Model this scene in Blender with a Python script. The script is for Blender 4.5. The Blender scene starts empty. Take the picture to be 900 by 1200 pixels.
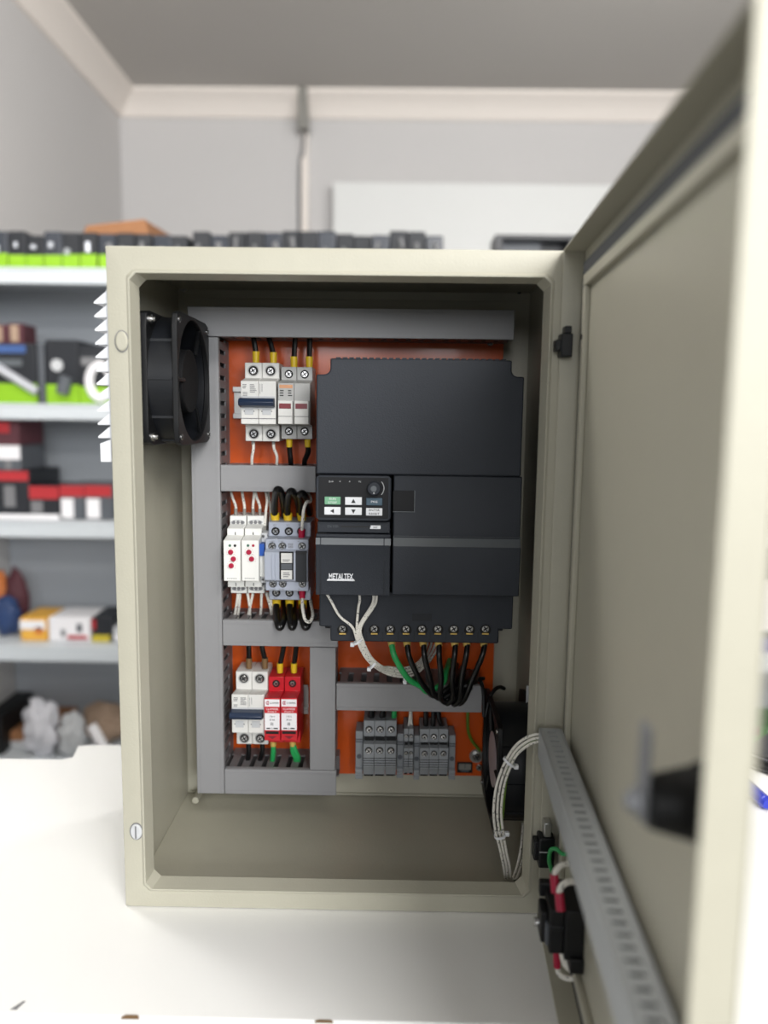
import bpy, bmesh, math, random
from mathutils import Vector, Matrix
from math import sin, cos, pi, radians
random.seed(7)
S = bpy.context.scene
COL = S.collection

# ------------------------------------------------------------------ camera
F_PX = 904.02
CAM = Vector((0.04427, -0.67025, 0.46057))
PITCH, YAW, ROLL = 0.124306, -0.008986, 0.012633
_f = Vector((sin(YAW)*cos(PITCH), cos(YAW)*cos(PITCH), -sin(PITCH)))
_r = Vector((cos(YAW), -sin(YAW), 0)); _u = _r.cross(_f)
CR = cos(ROLL)*_r + sin(ROLL)*_u
CU = -sin(ROLL)*_r + cos(ROLL)*_u
cam_d = bpy.data.cameras.new('camera'); cam = bpy.data.objects.new('camera', cam_d); COL.objects.link(cam)
M4 = Matrix.Identity(4)
for i, v in enumerate((CR, CU, -_f)):
    for k in range(3): M4[k][i] = v[k]
M4.translation = CAM
cam.matrix_world = M4
cam_d.sensor_fit = 'VERTICAL'; cam_d.sensor_height = 36; cam_d.sensor_width = 27
cam_d.lens = F_PX/1200*36
cam_d.clip_start = 0.02; cam_d.clip_end = 60
cam_d.dof.use_dof = True; cam_d.dof.focus_distance = 0.765; cam_d.dof.aperture_fstop = 2.5
S.camera = cam

# ------------------------------------------------------------------ world, lights, exposure
w = bpy.data.worlds.new('World'); S.world = w; w.use_nodes = True
w.node_tree.nodes['Background'].inputs[0].default_value = (0.93, 0.97, 1.0, 1)
w.node_tree.nodes['Background'].inputs[1].default_value = 0.25
def area(name, loc, target, sx, sy, power, col=(1, 1, 1)):
    l = bpy.data.lights.new(name, 'AREA'); l.shape = 'RECTANGLE'; l.size = sx; l.size_y = sy
    l.energy = power; l.color = col
    o = bpy.data.objects.new(name, l); COL.objects.link(o); o.location = loc
    o.rotation_euler = (Vector(target)-Vector(loc)).to_track_quat('-Z', 'Y').to_euler()
    return o
def fill_point(name, loc, power, rad, col=(1, 0.985, 0.965)):
    l = bpy.data.lights.new(name, 'POINT'); l.energy = power; l.shadow_soft_size = rad; l.color = col
    o = bpy.data.objects.new(name, l); COL.objects.link(o); o.location = loc
fill_point('fill_light_left', (-0.8, 0.42, 1.5), 16, 0.12)  # unseen fill added to brighten the left wall and the door's inner face
fill_point('fill_light_right', (0.85, 0.95, 1.5), 17, 0.12)  # unseen fill added to lift the ceiling and back wall
area('ceiling_tube_light_front', (0.85, -1.2, 1.76), (0.5, -0.8, 0), 1.0, 0.25, 16, (1.0, 0.98, 0.95))
area('ceiling_tube_light_rear', (1.15, -2.5, 1.76), (0.5, -0.9, 0), 1.2, 0.25, 44, (1.0, 0.98, 0.95))
area('shop_window_right', (1.6, -4.3, 1.1), (0.1, 0, 0.4), 1.3, 1.2, 64, (0.96, 0.98, 1.0))
area('shop_window_left', (-0.38, -4.2, 1.35), (-0.38, 0, 1.0), 0.5, 1.05, 17, (0.97, 0.98, 1.0))
area('shop_window_middle', (0.38, -4.2, 1.35), (0.38, 0, 1.0), 0.3, 1.05, 8, (0.97, 0.98, 1.0))
S.view_settings.view_transform = 'Standard'; S.view_settings.look = 'None'
S.view_settings.gamma = 1; S.view_settings.use_curve_mapping = False
S.view_settings.exposure = 0.55

# ------------------------------------------------------------------ helpers
def ray(px, py): return _f + CR*((px-450)/F_PX) - CU*((py-600)/F_PX)
def at(px, py, Y):
    """point of the plane Y that lies on the sight line of a photo pixel"""
    d = ray(px, py); return CAM + d*((Y-CAM.y)/d.y)
def rect(x0, y0, x1, y1, Y):
    ym = (y0+y1)/2; xm = (x0+x1)/2
    return at(x0, ym, Y).x, at(x1, ym, Y).x, at(xm, y1, Y).z, at(xm, y0, Y).z   # X0 X1 Z0 Z1

def lin(c):
    c = c/255
    return c/12.92 if c <= 0.04045 else ((c+0.055)/1.055)**2.4
def rgb(r, g, b): return (lin(r), lin(g), lin(b), 1)

MATS = {}
def mat(name, col, rough=0.5, metal=0.0, noise=0.06, scale=60, bump=0.0, bscale=300, coat=0.0, spec=0.5, trans=0.0, emit=None):
    m = bpy.data.materials.new(name); m.use_nodes = True
    nt = m.node_tree; b = nt.nodes['Principled BSDF']
    b.inputs['Roughness'].default_value = rough; b.inputs['Metallic'].default_value = metal
    b.inputs['Coat Weight'].default_value = coat; b.inputs['Coat Roughness'].default_value = 0.12
    b.inputs['Specular IOR Level'].default_value = spec
    if trans: b.inputs['Transmission Weight'].default_value = trans
    tc = nt.nodes.new('ShaderNodeTexCoord')
    n = nt.nodes.new('ShaderNodeTexNoise'); n.inputs['Scale'].default_value = scale; n.inputs['Detail'].default_value = 3
    nt.links.new(tc.outputs['Object'], n.inputs['Vector'])
    mr = nt.nodes.new('ShaderNodeMapRange'); mr.inputs['To Min'].default_value = 1-noise; mr.inputs['To Max'].default_value = 1+noise
    nt.links.new(n.outputs['Fac'], mr.inputs['Value'])
    mx = nt.nodes.new('ShaderNodeVectorMath'); mx.operation = 'SCALE'; mx.inputs[0].default_value = col[:3]
    nt.links.new(mr.outputs['Result'], mx.inputs['Scale'])
    nt.links.new(mx.outputs['Vector'], b.inputs['Base Color'])
    if bump:
        n2 = nt.nodes.new('ShaderNodeTexNoise'); n2.inputs['Scale'].default_value = bscale; n2.inputs['Detail'].default_value = 2
        nt.links.new(tc.outputs['Object'], n2.inputs['Vector'])
        bp = nt.nodes.new('ShaderNodeBump'); bp.inputs['Strength'].default_value = bump; bp.inputs['Distance'].default_value = 0.001
        nt.links.new(n2.outputs['Fac'], bp.inputs['Height']); nt.links.new(bp.outputs['Normal'], b.inputs['Normal'])
    MATS[name] = m
    return m

CREAM = mat('cream_powder_coat', rgb(181, 178, 162), 0.42, bump=0.2, bscale=460, noise=0.03)
ORANGE = mat('orange_painted_steel', rgb(206, 84, 22), 0.3, noise=0.07, scale=14, coat=0.25, spec=0.35)
DUCT = mat('grey_duct_plastic', rgb(141, 141, 143), 0.42, noise=0.02)
DUCTPALE = mat('pale_grey_duct_plastic', rgb(172, 176, 178), 0.42, noise=0.02)
DUCTDARK = mat('grey_duct_base_plastic', rgb(116, 114, 116), 0.5, noise=0.03)
VFD = mat('charcoal_drive_plastic', rgb(45, 49, 56), 0.6, spec=0.35, bump=0.25, bscale=900, noise=0.03)
VFDD = mat('dark_drive_plastic', rgb(36, 39, 44), 0.55, spec=0.35, bump=0.2, bscale=900, noise=0.03)
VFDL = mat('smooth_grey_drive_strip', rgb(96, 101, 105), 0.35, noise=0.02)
BLACK = mat('black_plastic', rgb(16, 17, 19), 0.5, noise=0.1, spec=0.35)
BLACKG = mat('black_gloss_plastic', rgb(22, 24, 28), 0.4, noise=0.1, spec=0.4)
HUBM = mat('matt_black_hub', rgb(20, 20, 22), 0.7, noise=0.1, spec=0.2)
DRIVESTRIP = mat('highlight_drive_band', rgb(80, 85, 89), 0.4, noise=0.02)
CABLEB = mat('black_cable_sheath', rgb(14, 14, 15), 0.28, noise=0.05)
CABLEW = mat('white_cable_sheath', rgb(234, 231, 222), 0.4, noise=0.14, scale=260)
CABLEG = mat('green_cable_sheath', rgb(45, 165, 90), 0.35, noise=0.05)
CABLEGY = mat('green_yellow_cable_sheath', rgb(96, 128, 40), 0.4, noise=0.2, scale=90)
YEL = mat('yellow_ferrule_plastic', rgb(226, 190, 40), 0.4)
PALEYEL = mat('pale_yellow_ferrule_plastic', rgb(214, 180, 96), 0.4)
BROWN = mat('brown_ferrule_plastic', rgb(122, 94, 62), 0.4)
GREYF = mat('grey_ferrule_plastic', rgb(140, 138, 132), 0.4)
CRIMSON = mat('crimson_plastic', rgb(170, 20, 58), 0.35)
RED = mat('red_arrester_plastic', rgb(196, 24, 38), 0.38)
MCBW = mat('pale_grey_breaker_plastic', rgb(222, 221, 217), 0.45, noise=0.02)
MCBG = mat('light_grey_fuse_plastic', rgb(176, 176, 174), 0.45, noise=0.02)
RELAYW = mat('white_relay_plastic', rgb(236, 236, 232), 0.4, noise=0.02)
CONTG = mat('blue_grey_contactor_plastic', rgb(172, 178, 192), 0.42, noise=0.02)
TERMG = mat('grey_terminal_plastic', rgb(146, 150, 154), 0.45, noise=0.03)
TERMD = mat('dark_grey_terminal_plastic', rgb(86, 90, 96), 0.45, noise=0.03)
NAVY = mat('navy_toggle_plastic', rgb(34, 48, 72), 0.35)
BLUE = mat('blue_label_plastic', rgb(36, 84, 170), 0.35)
STEEL = mat('bright_steel', rgb(205, 205, 205), 0.25, metal=1.0)
ZINC = mat('zinc_plated_steel', rgb(190, 190, 188), 0.35, metal=0.9, noise=0.1)
CAMSTEEL = mat('dull_cam_steel', rgb(150, 152, 156), 0.55, metal=0.6, noise=0.1)
GASKET = mat('grey_foam_gasket', rgb(72, 75, 78), 0.8, noise=0.08)
INK = mat('black_ink', rgb(26, 26, 28), 0.6)
GREYINK = mat('grey_ink', rgb(120, 120, 122), 0.6)
PALEGREY = mat('pale_grey_ink', rgb(196, 198, 200), 0.5)
PAPER = mat('white_label_paper', rgb(240, 238, 240), 0.5, noise=0.02)
WHITE = mat('white_plastic', rgb(236, 238, 242), 0.4, noise=0.02)
KEYG = mat('green_key', rgb(120, 176, 140), 0.4)
KEYB = mat('slate_blue_key', rgb(68, 92, 108), 0.4)
MAROON = mat('maroon_fuse_window', rgb(120, 22, 36), 0.3)
OCHRE = mat('orange_tan_print', rgb(206, 150, 110), 0.5)
LEDG = mat('green_indicator_plastic', rgb(70, 110, 90), 0.3)
PINKGREY = mat('pinkish_fan_sticker', rgb(176, 160, 164), 0.45, noise=0.06)
WALLP = mat('warm_grey_wall_paint', rgb(202, 200, 199), 0.85, noise=0.015, scale=3)
CEILP = mat('grey_ceiling_paint', rgb(198, 194, 189), 0.9, noise=0.02, scale=2)
CORN = mat('cream_cornice_paint', rgb(242, 234, 226), 0.7, noise=0.01)
FLOORM = mat('grey_floor_tile', rgb(120, 118, 114), 0.5, noise=0.05, scale=4)
TABLEM = mat('white_laminate', rgb(240, 240, 238), 0.28, noise=0.008, scale=6)
SHELFM = mat('light_grey_shelf_steel', rgb(206, 212, 216), 0.45, noise=0.02)
SHELFB = mat('grey_shelf_back_steel', rgb(166, 171, 177), 0.55, noise=0.03, scale=5)
LIME = mat('lime_card_print', rgb(140, 190, 26), 0.5, noise=0.08, scale=20)
DARKCARD = mat('dark_card_print', rgb(30, 33, 39), 0.5, noise=0.1, scale=20)
BLISTER = mat('grey_blister_plastic', rgb(58, 62, 70), 0.25, noise=0.2, scale=40)
BLUECARD = mat('blue_card_print', rgb(62, 92, 148), 0.5)
REDCARD = mat('red_card_print', rgb(180, 44, 50), 0.5, noise=0.06, scale=20)
CARTON = mat('brown_cardboard', rgb(160, 112, 76), 0.8, noise=0.1, scale=30)
TANBOX = mat('tan_box_print', rgb(178, 152, 130), 0.7, noise=0.1, scale=30)
MAROONBOX = mat('maroon_box_print', rgb(92, 48, 56), 0.6, noise=0.15, scale=30)
SILVER = mat('silver_tool_metal', rgb(196, 198, 204), 0.35, metal=0.4)
YELBOX = mat('amber_box_print', rgb(232, 176, 70), 0.6, noise=0.2, scale=24)
OLIVEY = mat('mustard_print', rgb(196, 178, 52), 0.6)
NAVYBAG = mat('navy_bag_film', rgb(40, 62, 104), 0.4, noise=0.25, scale=18)
ORANGEP = mat('orange_print', rgb(214, 124, 62), 0.6)
PURPLE = mat('dark_purple_print', rgb(52, 34, 62), 0.6, noise=0.15)
LAVENDER = mat('lavender_print', rgb(110, 112, 160), 0.6)
FILM = mat('crumpled_clear_film', rgb(214, 214, 220), 0.3, noise=0.12, scale=14, bump=0.4, bscale=40)
GREENBOX = mat('green_box_print', rgb(66, 122, 62), 0.6, noise=0.15, scale=20)
BOARDW = mat('white_board_panel', rgb(222, 223, 221), 0.5, noise=0.01, scale=3)
NOTEC = mat('charcoal_book_cover', rgb(48, 49, 52), 0.45, noise=0.06, scale=40)
PENB = mat('blue_pen_plastic', rgb(22, 44, 170), 0.18, coat=0.5)
HOLE = mat('dark_recess', rgb(16, 16, 17), 0.8)
POCKET = mat('dark_charcoal_recess', rgb(27, 28, 31), 0.6, spec=0.3)

def printed_cable(m, amount, dark):
    nt = m.node_tree; b = nt.nodes['Principled BSDF']; src = b.inputs['Base Color'].links[0].from_socket
    tc = nt.nodes.new('ShaderNodeTexCoord'); n = nt.nodes.new('ShaderNodeTexNoise'); n.inputs['Scale'].default_value = 520; n.inputs['Detail'].default_value = 0
    nt.links.new(tc.outputs['Object'], n.inputs['Vector'])
    r = nt.nodes.new('ShaderNodeValToRGB'); r.color_ramp.elements[0].position = amount; r.color_ramp.elements[1].position = amount+.04
    nt.links.new(n.outputs['Fac'], r.inputs['Fac'])
    mx = nt.nodes.new('ShaderNodeMix'); mx.data_type = 'RGBA'; mx.inputs[7].default_value = dark
    nt.links.new(r.outputs['Color'], mx.inputs[0]); nt.links.new(src, mx.inputs[6]); nt.links.new(mx.outputs[2], b.inputs['Base Color'])
printed_cable(CABLEW, .68, rgb(132, 130, 126))

class MB:
    """collects simple solids, then links them as ONE mesh object"""
    def __init__(s, xf=None): s.v = []; s.f = []; s.m = []; s.xf = xf
    def add(s, vs, fs, m=0):
        k = len(s.v)
        s.v += [tuple(s.xf(*p)) if s.xf else tuple(p) for p in vs]
        s.f += [tuple(k+i for i in f) for f in fs]; s.m += [m]*len(fs); return s
    def box(s, x0, x1, y0, y1, z0, z1, m=0):
        return s.add([(x0, y0, z0), (x1, y0, z0), (x1, y1, z0), (x0, y1, z0), (x0, y0, z1), (x1, y0, z1), (x1, y1, z1), (x0, y1, z1)],
                     [(0, 3, 2, 1), (4, 5, 6, 7), (0, 1, 5, 4), (1, 2, 6, 5), (2, 3, 7, 6), (3, 0, 4, 7)], m)
    def prism(s, poly, a0, a1, axis='x', m=0):
        """poly in the two other axes (x: y,z; y: x,z; z: x,y), extruded along axis"""
        n = len(poly); o = {'x': lambda a, p: (a, p[0], p[1]), 'y': lambda a, p: (p[0], a, p[1]), 'z': lambda a, p: (p[0], p[1], a)}[axis]
        vs = [o(a0, p) for p in poly]+[o(a1, p) for p in poly]
        return s.add(vs, [tuple(range(n)), tuple(range(2*n-1, n-1, -1))]+[(i, i+n, (i+1) % n+n, (i+1) % n) for i in range(n)], m)
    def cyl(s, p0, p1, r0, r1=None, n=20, m=0):
        r1 = r0 if r1 is None else r1
        p0 = Vector(p0); p1 = Vector(p1); d = (p1-p0).normalized()
        a = d.orthogonal().normalized(); b = d.cross(a); vs = []
        for p, r in ((p0, r0), (p1, r1)):
            vs += [p+(a*cos(2*pi*i/n)+b*sin(2*pi*i/n))*r for i in range(n)]
        return s.add(vs, [tuple(range(n-1, -1, -1)), tuple(range(n, 2*n))]+[(i, (i+1) % n, (i+1) % n+n, i+n) for i in range(n)], m)
    def tube(s, pts, r, n=8, sub=5, m=0):
        P = [Vector(p) for p in pts]
        if len(P) > 2:
            Q = []
            E = [P[0]*2-P[1]]+P+[P[-1]*2-P[-2]]
            for i in range(1, len(E)-2):
                for k in range(sub):
                    t = k/sub; a, b, c, d = E[i-1:i+3]
                    Q.append(0.5*((2*b)+(c-a)*t+(2*a-5*b+4*c-d)*t*t+(3*b-a-3*c+d)*t**3))
            Q.append(P[-1]); P = Q
        up = None; vs = []
        for i, p in enumerate(P):
            t = (P[min(i+1, len(P)-1)]-P[max(i-1, 0)]).normalized()
            if up is None: up = t.orthogonal().normalized()
            up = (up-t*up.dot(t)); up = up.normalized() if up.length > 1e-6 else t.orthogonal().normalized()
            b = t.cross(up)
            vs += [p+(up*cos(2*pi*k/n)+b*sin(2*pi*k/n))*r for k in range(n)]
        fs = [tuple(range(n-1, -1, -1)), tuple(range(len(vs)-n, len(vs)))]
        for i in range(len(P)-1):
            fs += [(i*n+k, i*n+(k+1) % n, (i+1)*n+(k+1) % n, (i+1)*n+k) for k in range(n)]
        return s.add(vs, fs, m)
    def ring(s, outer, inner, a0, a1, axis='y', m=0):
        """solid between two equal-length closed loops, extruded along axis"""
        n = len(outer); o = {'x': lambda a, p: (a, p[0], p[1]), 'y': lambda a, p: (p[0], a, p[1]), 'z': lambda a, p: (p[0], p[1], a)}[axis]
        vs = [o(a0, p) for p in outer]+[o(a0, p) for p in inner]+[o(a1, p) for p in outer]+[o(a1, p) for p in inner]
        fs = []
        for i in range(n):
            j = (i+1) % n
            fs += [(i, j, n+j, n+i), (2*n+i, 3*n+i, 3*n+j, 2*n+j), (i, 2*n+i, 2*n+j, j), (n+i, n+j, 3*n+j, 3*n+i)]
        return s.add(vs, fs, m)

def wloc(o):
    p = Vector((0, 0, 0))
    while o is not None: p = p+Vector(o.location); o = o.parent
    return p
def mesh_of(name, mb, mats, org):
    me = bpy.data.meshes.new(name)
    me.from_pydata([tuple(Vector(v)-org) for v in mb.v], [], mb.f)
    for m in (mats if isinstance(mats, (list, tuple)) else [mats]): me.materials.append(m)
    me.polygons.foreach_set('material_index', mb.m)
    bm = bmesh.new(); bm.from_mesh(me); bmesh.ops.recalc_face_normals(bm, faces=bm.faces); bm.to_mesh(me); bm.free()
    me.shade_smooth(); me.set_sharp_from_angle(angle=radians(38)); me.update()
    return me
def obj(name, mb, mats, parent=None, bevel=0, label=None, loc=None, seg=2):
    org = wloc(parent) if parent else (Vector(loc) if loc is not None else Vector((0, 0, 0)))
    o = bpy.data.objects.new(name, mesh_of(name, mb, mats, org)); COL.objects.link(o)
    if parent: o.parent = parent
    elif loc is not None: o.location = loc
    if bevel:
        b = o.modifiers.new('bevel', 'BEVEL'); b.width = bevel; b.segments = seg; b.limit_method = 'ANGLE'; b.angle_limit = radians(40)
    if label: o['label'] = label
    return o
def place(name, me, parent, p, rot=None, scale=None):
    o = bpy.data.objects.new(name, me); COL.objects.link(o); o.parent = parent
    o.location = Vector(p)-wloc(parent)
    if rot: o.rotation_euler = rot
    if scale: o.scale = (scale,)*3
    return o
def thing(name, label, cat, loc, group=None):
    o = bpy.data.objects.new(name, None); COL.objects.link(o); o.location = loc; o.empty_display_size = 0.02
    return tag(o, label, cat, group)
def tag(o, label, cat, group=None):
    o['label'] = label; o['category'] = cat
    if group: o['group'] = group
    return o
def struct(name, mb, m):
    o = obj(name, mb, m); o['kind'] = 'structure'; return o
def text(name, string, p, height, m, parent, width=None, rot=(pi/2, 0, 0), align='CENTER', bold=0.0):
    """flat lettering standing at world point p, facing the front"""
    c = bpy.data.curves.new('t', 'FONT'); c.body = string; c.align_x = align; c.align_y = 'CENTER'; c.extrude = 0.01; c.size = 1; c.resolution_u = 2; c.offset = bold
    t = bpy.data.objects.new('t', c); COL.objects.link(t)
    bpy.context.view_layer.update()
    me = bpy.data.meshes.new_from_object(t)
    bpy.data.objects.remove(t); bpy.data.curves.remove(c)
    xs = [v.co.x for v in me.vertices]; ys = [v.co.y for v in me.vertices]
    sy = height/max(1e-6, max(ys)-min(ys)); sx = sy if width is None else width/(max(xs)-min(xs))
    cy = (max(ys)+min(ys))/2
    for v in me.vertices: v.co = (v.co.x*sx, (v.co.y-cy)*sy, v.co.z*0.01)
    me.name = name; me.materials.clear(); me.materials.append(m)
    o = bpy.data.objects.new(name, me); COL.objects.link(o); o.parent = parent
    o.location = Vector(p)-wloc(parent); o.rotation_euler = rot
    return o
def print_lines(mb, x0, x1, z0, z1, n, Y, m=0, h=0.45, ragged=True):
    for i in range(n):
        zz = z1-(i+0.5)*(z1-z0)/n; hh = (z1-z0)/n*h/2
        mb.box(x0, x0+(x1-x0)*(random.uniform(0.6, 1) if ragged else 1), Y-0.00015, Y+0.0004, zz-hh, zz+hh, m)

# shared screw heads (1 cm radius masters, facing -Y)
def screw_master(name, slot):
    mb = MB(); mb.cyl((0, 0.008, 0), (0, -0.002, 0), 0.0100, n=20); mb.cyl((0, -0.002, 0), (0, -0.0035, 0), 0.0100, 0.0082, n=20)
    a = radians(random.uniform(20, 60))
    for t in ((a, a+pi/2) if slot == 'cross' else (a,)):
        c, s_ = cos(t), sin(t); L, W = 0.0072, 0.0016
        q = [(L*c-W*s_, L*s_+W*c), (-L*c-W*s_, -L*s_+W*c), (-L*c+W*s_, -L*s_-W*c), (L*c+W*s_, L*s_-W*c)]
        mb.prism(q, -0.0030, -0.0040, 'y', 1)
    return mesh_of(name, mb, [STEEL, HOLE], Vector((0, 0, 0)))
SCREW = screw_master('screw', 'cross'); SLOTSCREW = screw_master('screw', 'slot')
def well_master():
    mb = MB(); n = 24
    o = [(0.0145*cos(2*pi*i/n), 0.0145*sin(2*pi*i/n)) for i in range(n)]; q = [(0.0118*cos(2*pi*i/n), 0.0118*sin(2*pi*i/n)) for i in range(n)]
    mb.ring(o, q, -0.001, 0.002, 'y'); mb.cyl((0, 0.002, 0), (0, -0.0004, 0), 0.0118, n=24, m=1)
    return mesh_of('screw_well', mb, [MCBG, HOLE], Vector((0, 0, 0)))
WELL = well_master()
def screw(p, r, parent, slot=False, rot=None):
    return place('screw', SLOTSCREW if slot else SCREW, parent, p, rot, r/0.01)
def well(p, r, parent): return place('screw_well', WELL, parent, p, None, r/0.01)

# ------------------------------------------------------------------ room shell
ZF, ZC = -0.76, 1.795
XL, XR, YB, YN = -1.131, 2.4, 2.78, -4.6
struct('floor', MB().box(XL-3, XR+.1, YN, YB+.1, ZF-.05, ZF), FLOORM)
struct('ceiling', MB().box(XL-3, XR+.1, YN, YB+.1, ZC, ZC+.05), CEILP)
struct('wall_back', MB().box(XL-.1, XR+.1, YB, YB+.1, ZF, ZC), WALLP)
struct('wall_left', MB().box(XL-.1, XL, 0.3, YB, ZF, ZC), WALLP)   # cut short at the near end to lessen its bounced light on the enclosure
struct('wall_right', MB().box(XR, XR+.1, YN, YB, ZF, ZC), WALLP)
cp = [(0, 0), (0, -0.092), (0.012, -0.09), (0.03, -0.06), (0.06, -0.03), (0.088, -0.012), (0.09, 0)]
struct('trim_1', MB().prism([(YB-a, ZC+b) for a, b in cp], XL+0.0001, XR, 'x'), CORN)
struct('trim_2', MB().prism([(XL+a, ZC+b) for a, b in cp], 0.3, YB-0.0001, 'y'), CORN)

# conduit on the back wall
p0 = at(357, 118, 2.77); p1 = at(357, 300, 2.77)
cd = thing('wall_conduit', 'thin pale grey cable conduit running down the back wall from the ceiling cornice', 'conduit', (p0.x, YB, p1.z-0.5))
obj('conduit_channel', MB().box(p0.x-.012, p0.x+.016, YB-.03, YB, p1.z-0.6, p0.z-.01), CORN, cd, 0.003)
obj('side_cable', MB().tube([(p0.x-.022, YB-.008, p1.z-.6), (p0.x-.022, YB-.008, 1.45), (p0.x-.004, YB-.034, 1.56), (p0.x+.004, YB-.034, ZC-.02)], 0.007), GREYINK, cd)
obj('junction_sleeve', MB().box(p0.x-.016, p0.x+.02, YB-.1, YB, ZC-.16, ZC), GREYF, cd, 0.004)

# white board on the back wall
X0, X1, Z0, Z1 = rect(390, 215, 790, 330, 2.70)
wb = thing('white_board', 'large blank white board mounted high on the back wall behind the shelf', 'board', (X0, 2.7, Z0-.2))
obj('board_panel', MB().box(X0, X1, 2.70, 2.72, Z0-.5, Z1), BOARDW, wb, 0.003)
obj('board_frame', MB().box(X0+.02, X1-.02, 2.72, YB-.0005, Z0-.4, Z1-.02), GREYF, wb)

# ------------------------------------------------------------------ shelf unit
YSF, YSB = 1.34, 1.655
SX0, SX1 = XL+0.004, 1.34
SHZ = [at(60, 313, YSF).z, at(60, 473, YSF).z, at(60, 612, YSF).z, at(60, 758, YSF).z]
SHZ.append(2*SHZ[3]-SHZ[2]+.005)
sh = thing('shelf_unit', 'long grey steel shelf unit with boxed goods standing behind the table', 'shelf', (0, YSB, ZF))
obj('back_panel', MB().box(SX0, SX1, YSB, YSB+.012, ZF, SHZ[0]-.0), SHELFB, sh)
for z in SHZ:
    b = MB().box(SX0, SX1, YSF, YSB, z-.008, z); b.box(SX0, SX1, YSF, YSF+.012, z-.042, z-.008)
    obj('shelf_board', b, SHELFM, sh, 0.003)
for x, wx in ((SX0, .008), (0.1, .03), (SX1-.03, .03)): obj('upright_post', MB().box(x, x+wx, YSF+.012, YSF+.04, ZF, SHZ[0]-.042), SHELFM, sh)

def sbox(x0, y0, x1, y1, depth=0.12, Y=YSF+0.05):
    X0, X1, Z0, Z1 = rect(x0, y0, x1, y1, Y); return X0, X1, Y, Y+depth, Z0, Z1
# top shelf: a row of carded packs
ORD = 'first second third fourth fifth sixth seventh eighth ninth tenth eleventh twelfth thirteenth fourteenth fifteenth sixteenth seventeenth eighteenth nineteenth twentieth'.split()
xs = [-1, 20, 41, 62, 83, 104, 126, 147, 168, 190, 210]
xs2 = list(range(236, 530, 21))
for i, px in enumerate(xs+xs2):
    near = px < 120
    y = YSF+.03+random.uniform(0, .02)
    X = at(px, 290, y).x; Z = SHZ[0]+.0008; hgt = at(px, 273+random.uniform(-3, 3), y).z-Z
    lab = ('dark carded pack with lime green base on the top shelf, %s from the left' % ORD[i]) if near else ('dark pack showing only its top over the cream enclosure, %s counted from the left' % ORD[i-6] if i-6 < 20 else 'x')
    k = thing('blister_pack', lab, 'pack', (X, y, Z), 'carded packs along the top shelf')
    wd = .023
    obj('card', MB().box(X-wd, X+wd, y, y+.16, Z, Z+hgt), DARKCARD if i % 3 else BLISTER, k, .004)
    obj('lime_band', MB().box(X-wd+.001, X+wd-.001, y-.004, y+.001, Z+.002, Z+hgt*random.uniform(.36, .46)), LIME, k, .001)
    a = random.uniform(-.012, .012); h0 = random.uniform(.4, .6)
    obj('silver_tool', MB().tube([(X+a, y-.004, Z+hgt*h0), (X+a*.4, y-.005, Z+hgt*(h0+random.uniform(.1, .3)))], random.uniform(.004, .009)), SILVER if near else GREYINK, k)
X0, X1, Y0, Y1, Z0, Z1 = sbox(92, 256, 178, 270, .2, YSF+.1)
cb = MB().add([(X0, Y0, Z0-.03), (X1, Y0, Z0-.03), (X1, Y1, Z0-.03), (X0, Y1, Z0-.03), (X0+.02, Y0, Z0+.012), (X1-.02, Y0, Z1), (X1, Y1, Z1), (X0, Y1, Z0+.015)],
              [(0, 3, 2, 1), (4, 5, 6, 7), (0, 1, 5, 4), (1, 2, 6, 5), (2, 3, 7, 6), (3, 0, 4, 7)])
tag(obj('cardboard_box', cb, CARTON, bevel=.003), 'flattened brown cardboard box lying on top of the carded packs', 'box')
# dark open crate on top shelf
X0, X1, Z0, Z1 = rect(580, 275, 676, 300, YSF+.1)
cr = thing('display_frame', 'dark grey empty frame standing on the top shelf beside the door of the enclosure', 'frame', (X0, YSF+.1, SHZ[0]))
Z0 = SHZ[0]
obj('frame_body', MB().box(X0, X1, YSF+.16, YSF+.2, Z0, Z1).box(X0, X0+.02, YSF+.1, YSF+.16, Z0, Z1).box(X1-.02, X1, YSF+.1, YSF+.16, Z0, Z1).box(X0+.02, X1-.02, YSF+.1, YSF+.16, Z1-.012, Z1), NOTEC, cr, .002)
obj('frame_panel', MB().box(X0+.02, (X0+X1)/2+.02, YSF+.14, YSF+.16, Z0, Z1-.012), TERMD, cr)

def carton(px, name, label, cols, depth=.12, Y=YSF+.05, shelf=None, group=None, feats=()):
    X0, X1, Y0, Y1, Z0, Z1 = sbox(*px, depth, Y)
    if shelf is not None: Z0 = shelf+.0008
    t = thing(name, label, 'box', ((X0+X1)/2, Y0, Z0), group)
    H = Z1-Z0; W = X1-X0
    obj('carton_body', MB().box(X0, X1, Y0, Y1, Z0, Z1), cols[0], t, .003)
    for i, (a, b, c, d, mm) in enumerate(feats):
        obj('printed_panel', MB().box(X0+a*W, X0+c*W, Y0-.002, Y0+.002, Z0+b*H, Z0+d*H), mm, t)
    return t, (X0, X1, Y0, Y1, Z0, Z1)
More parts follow.
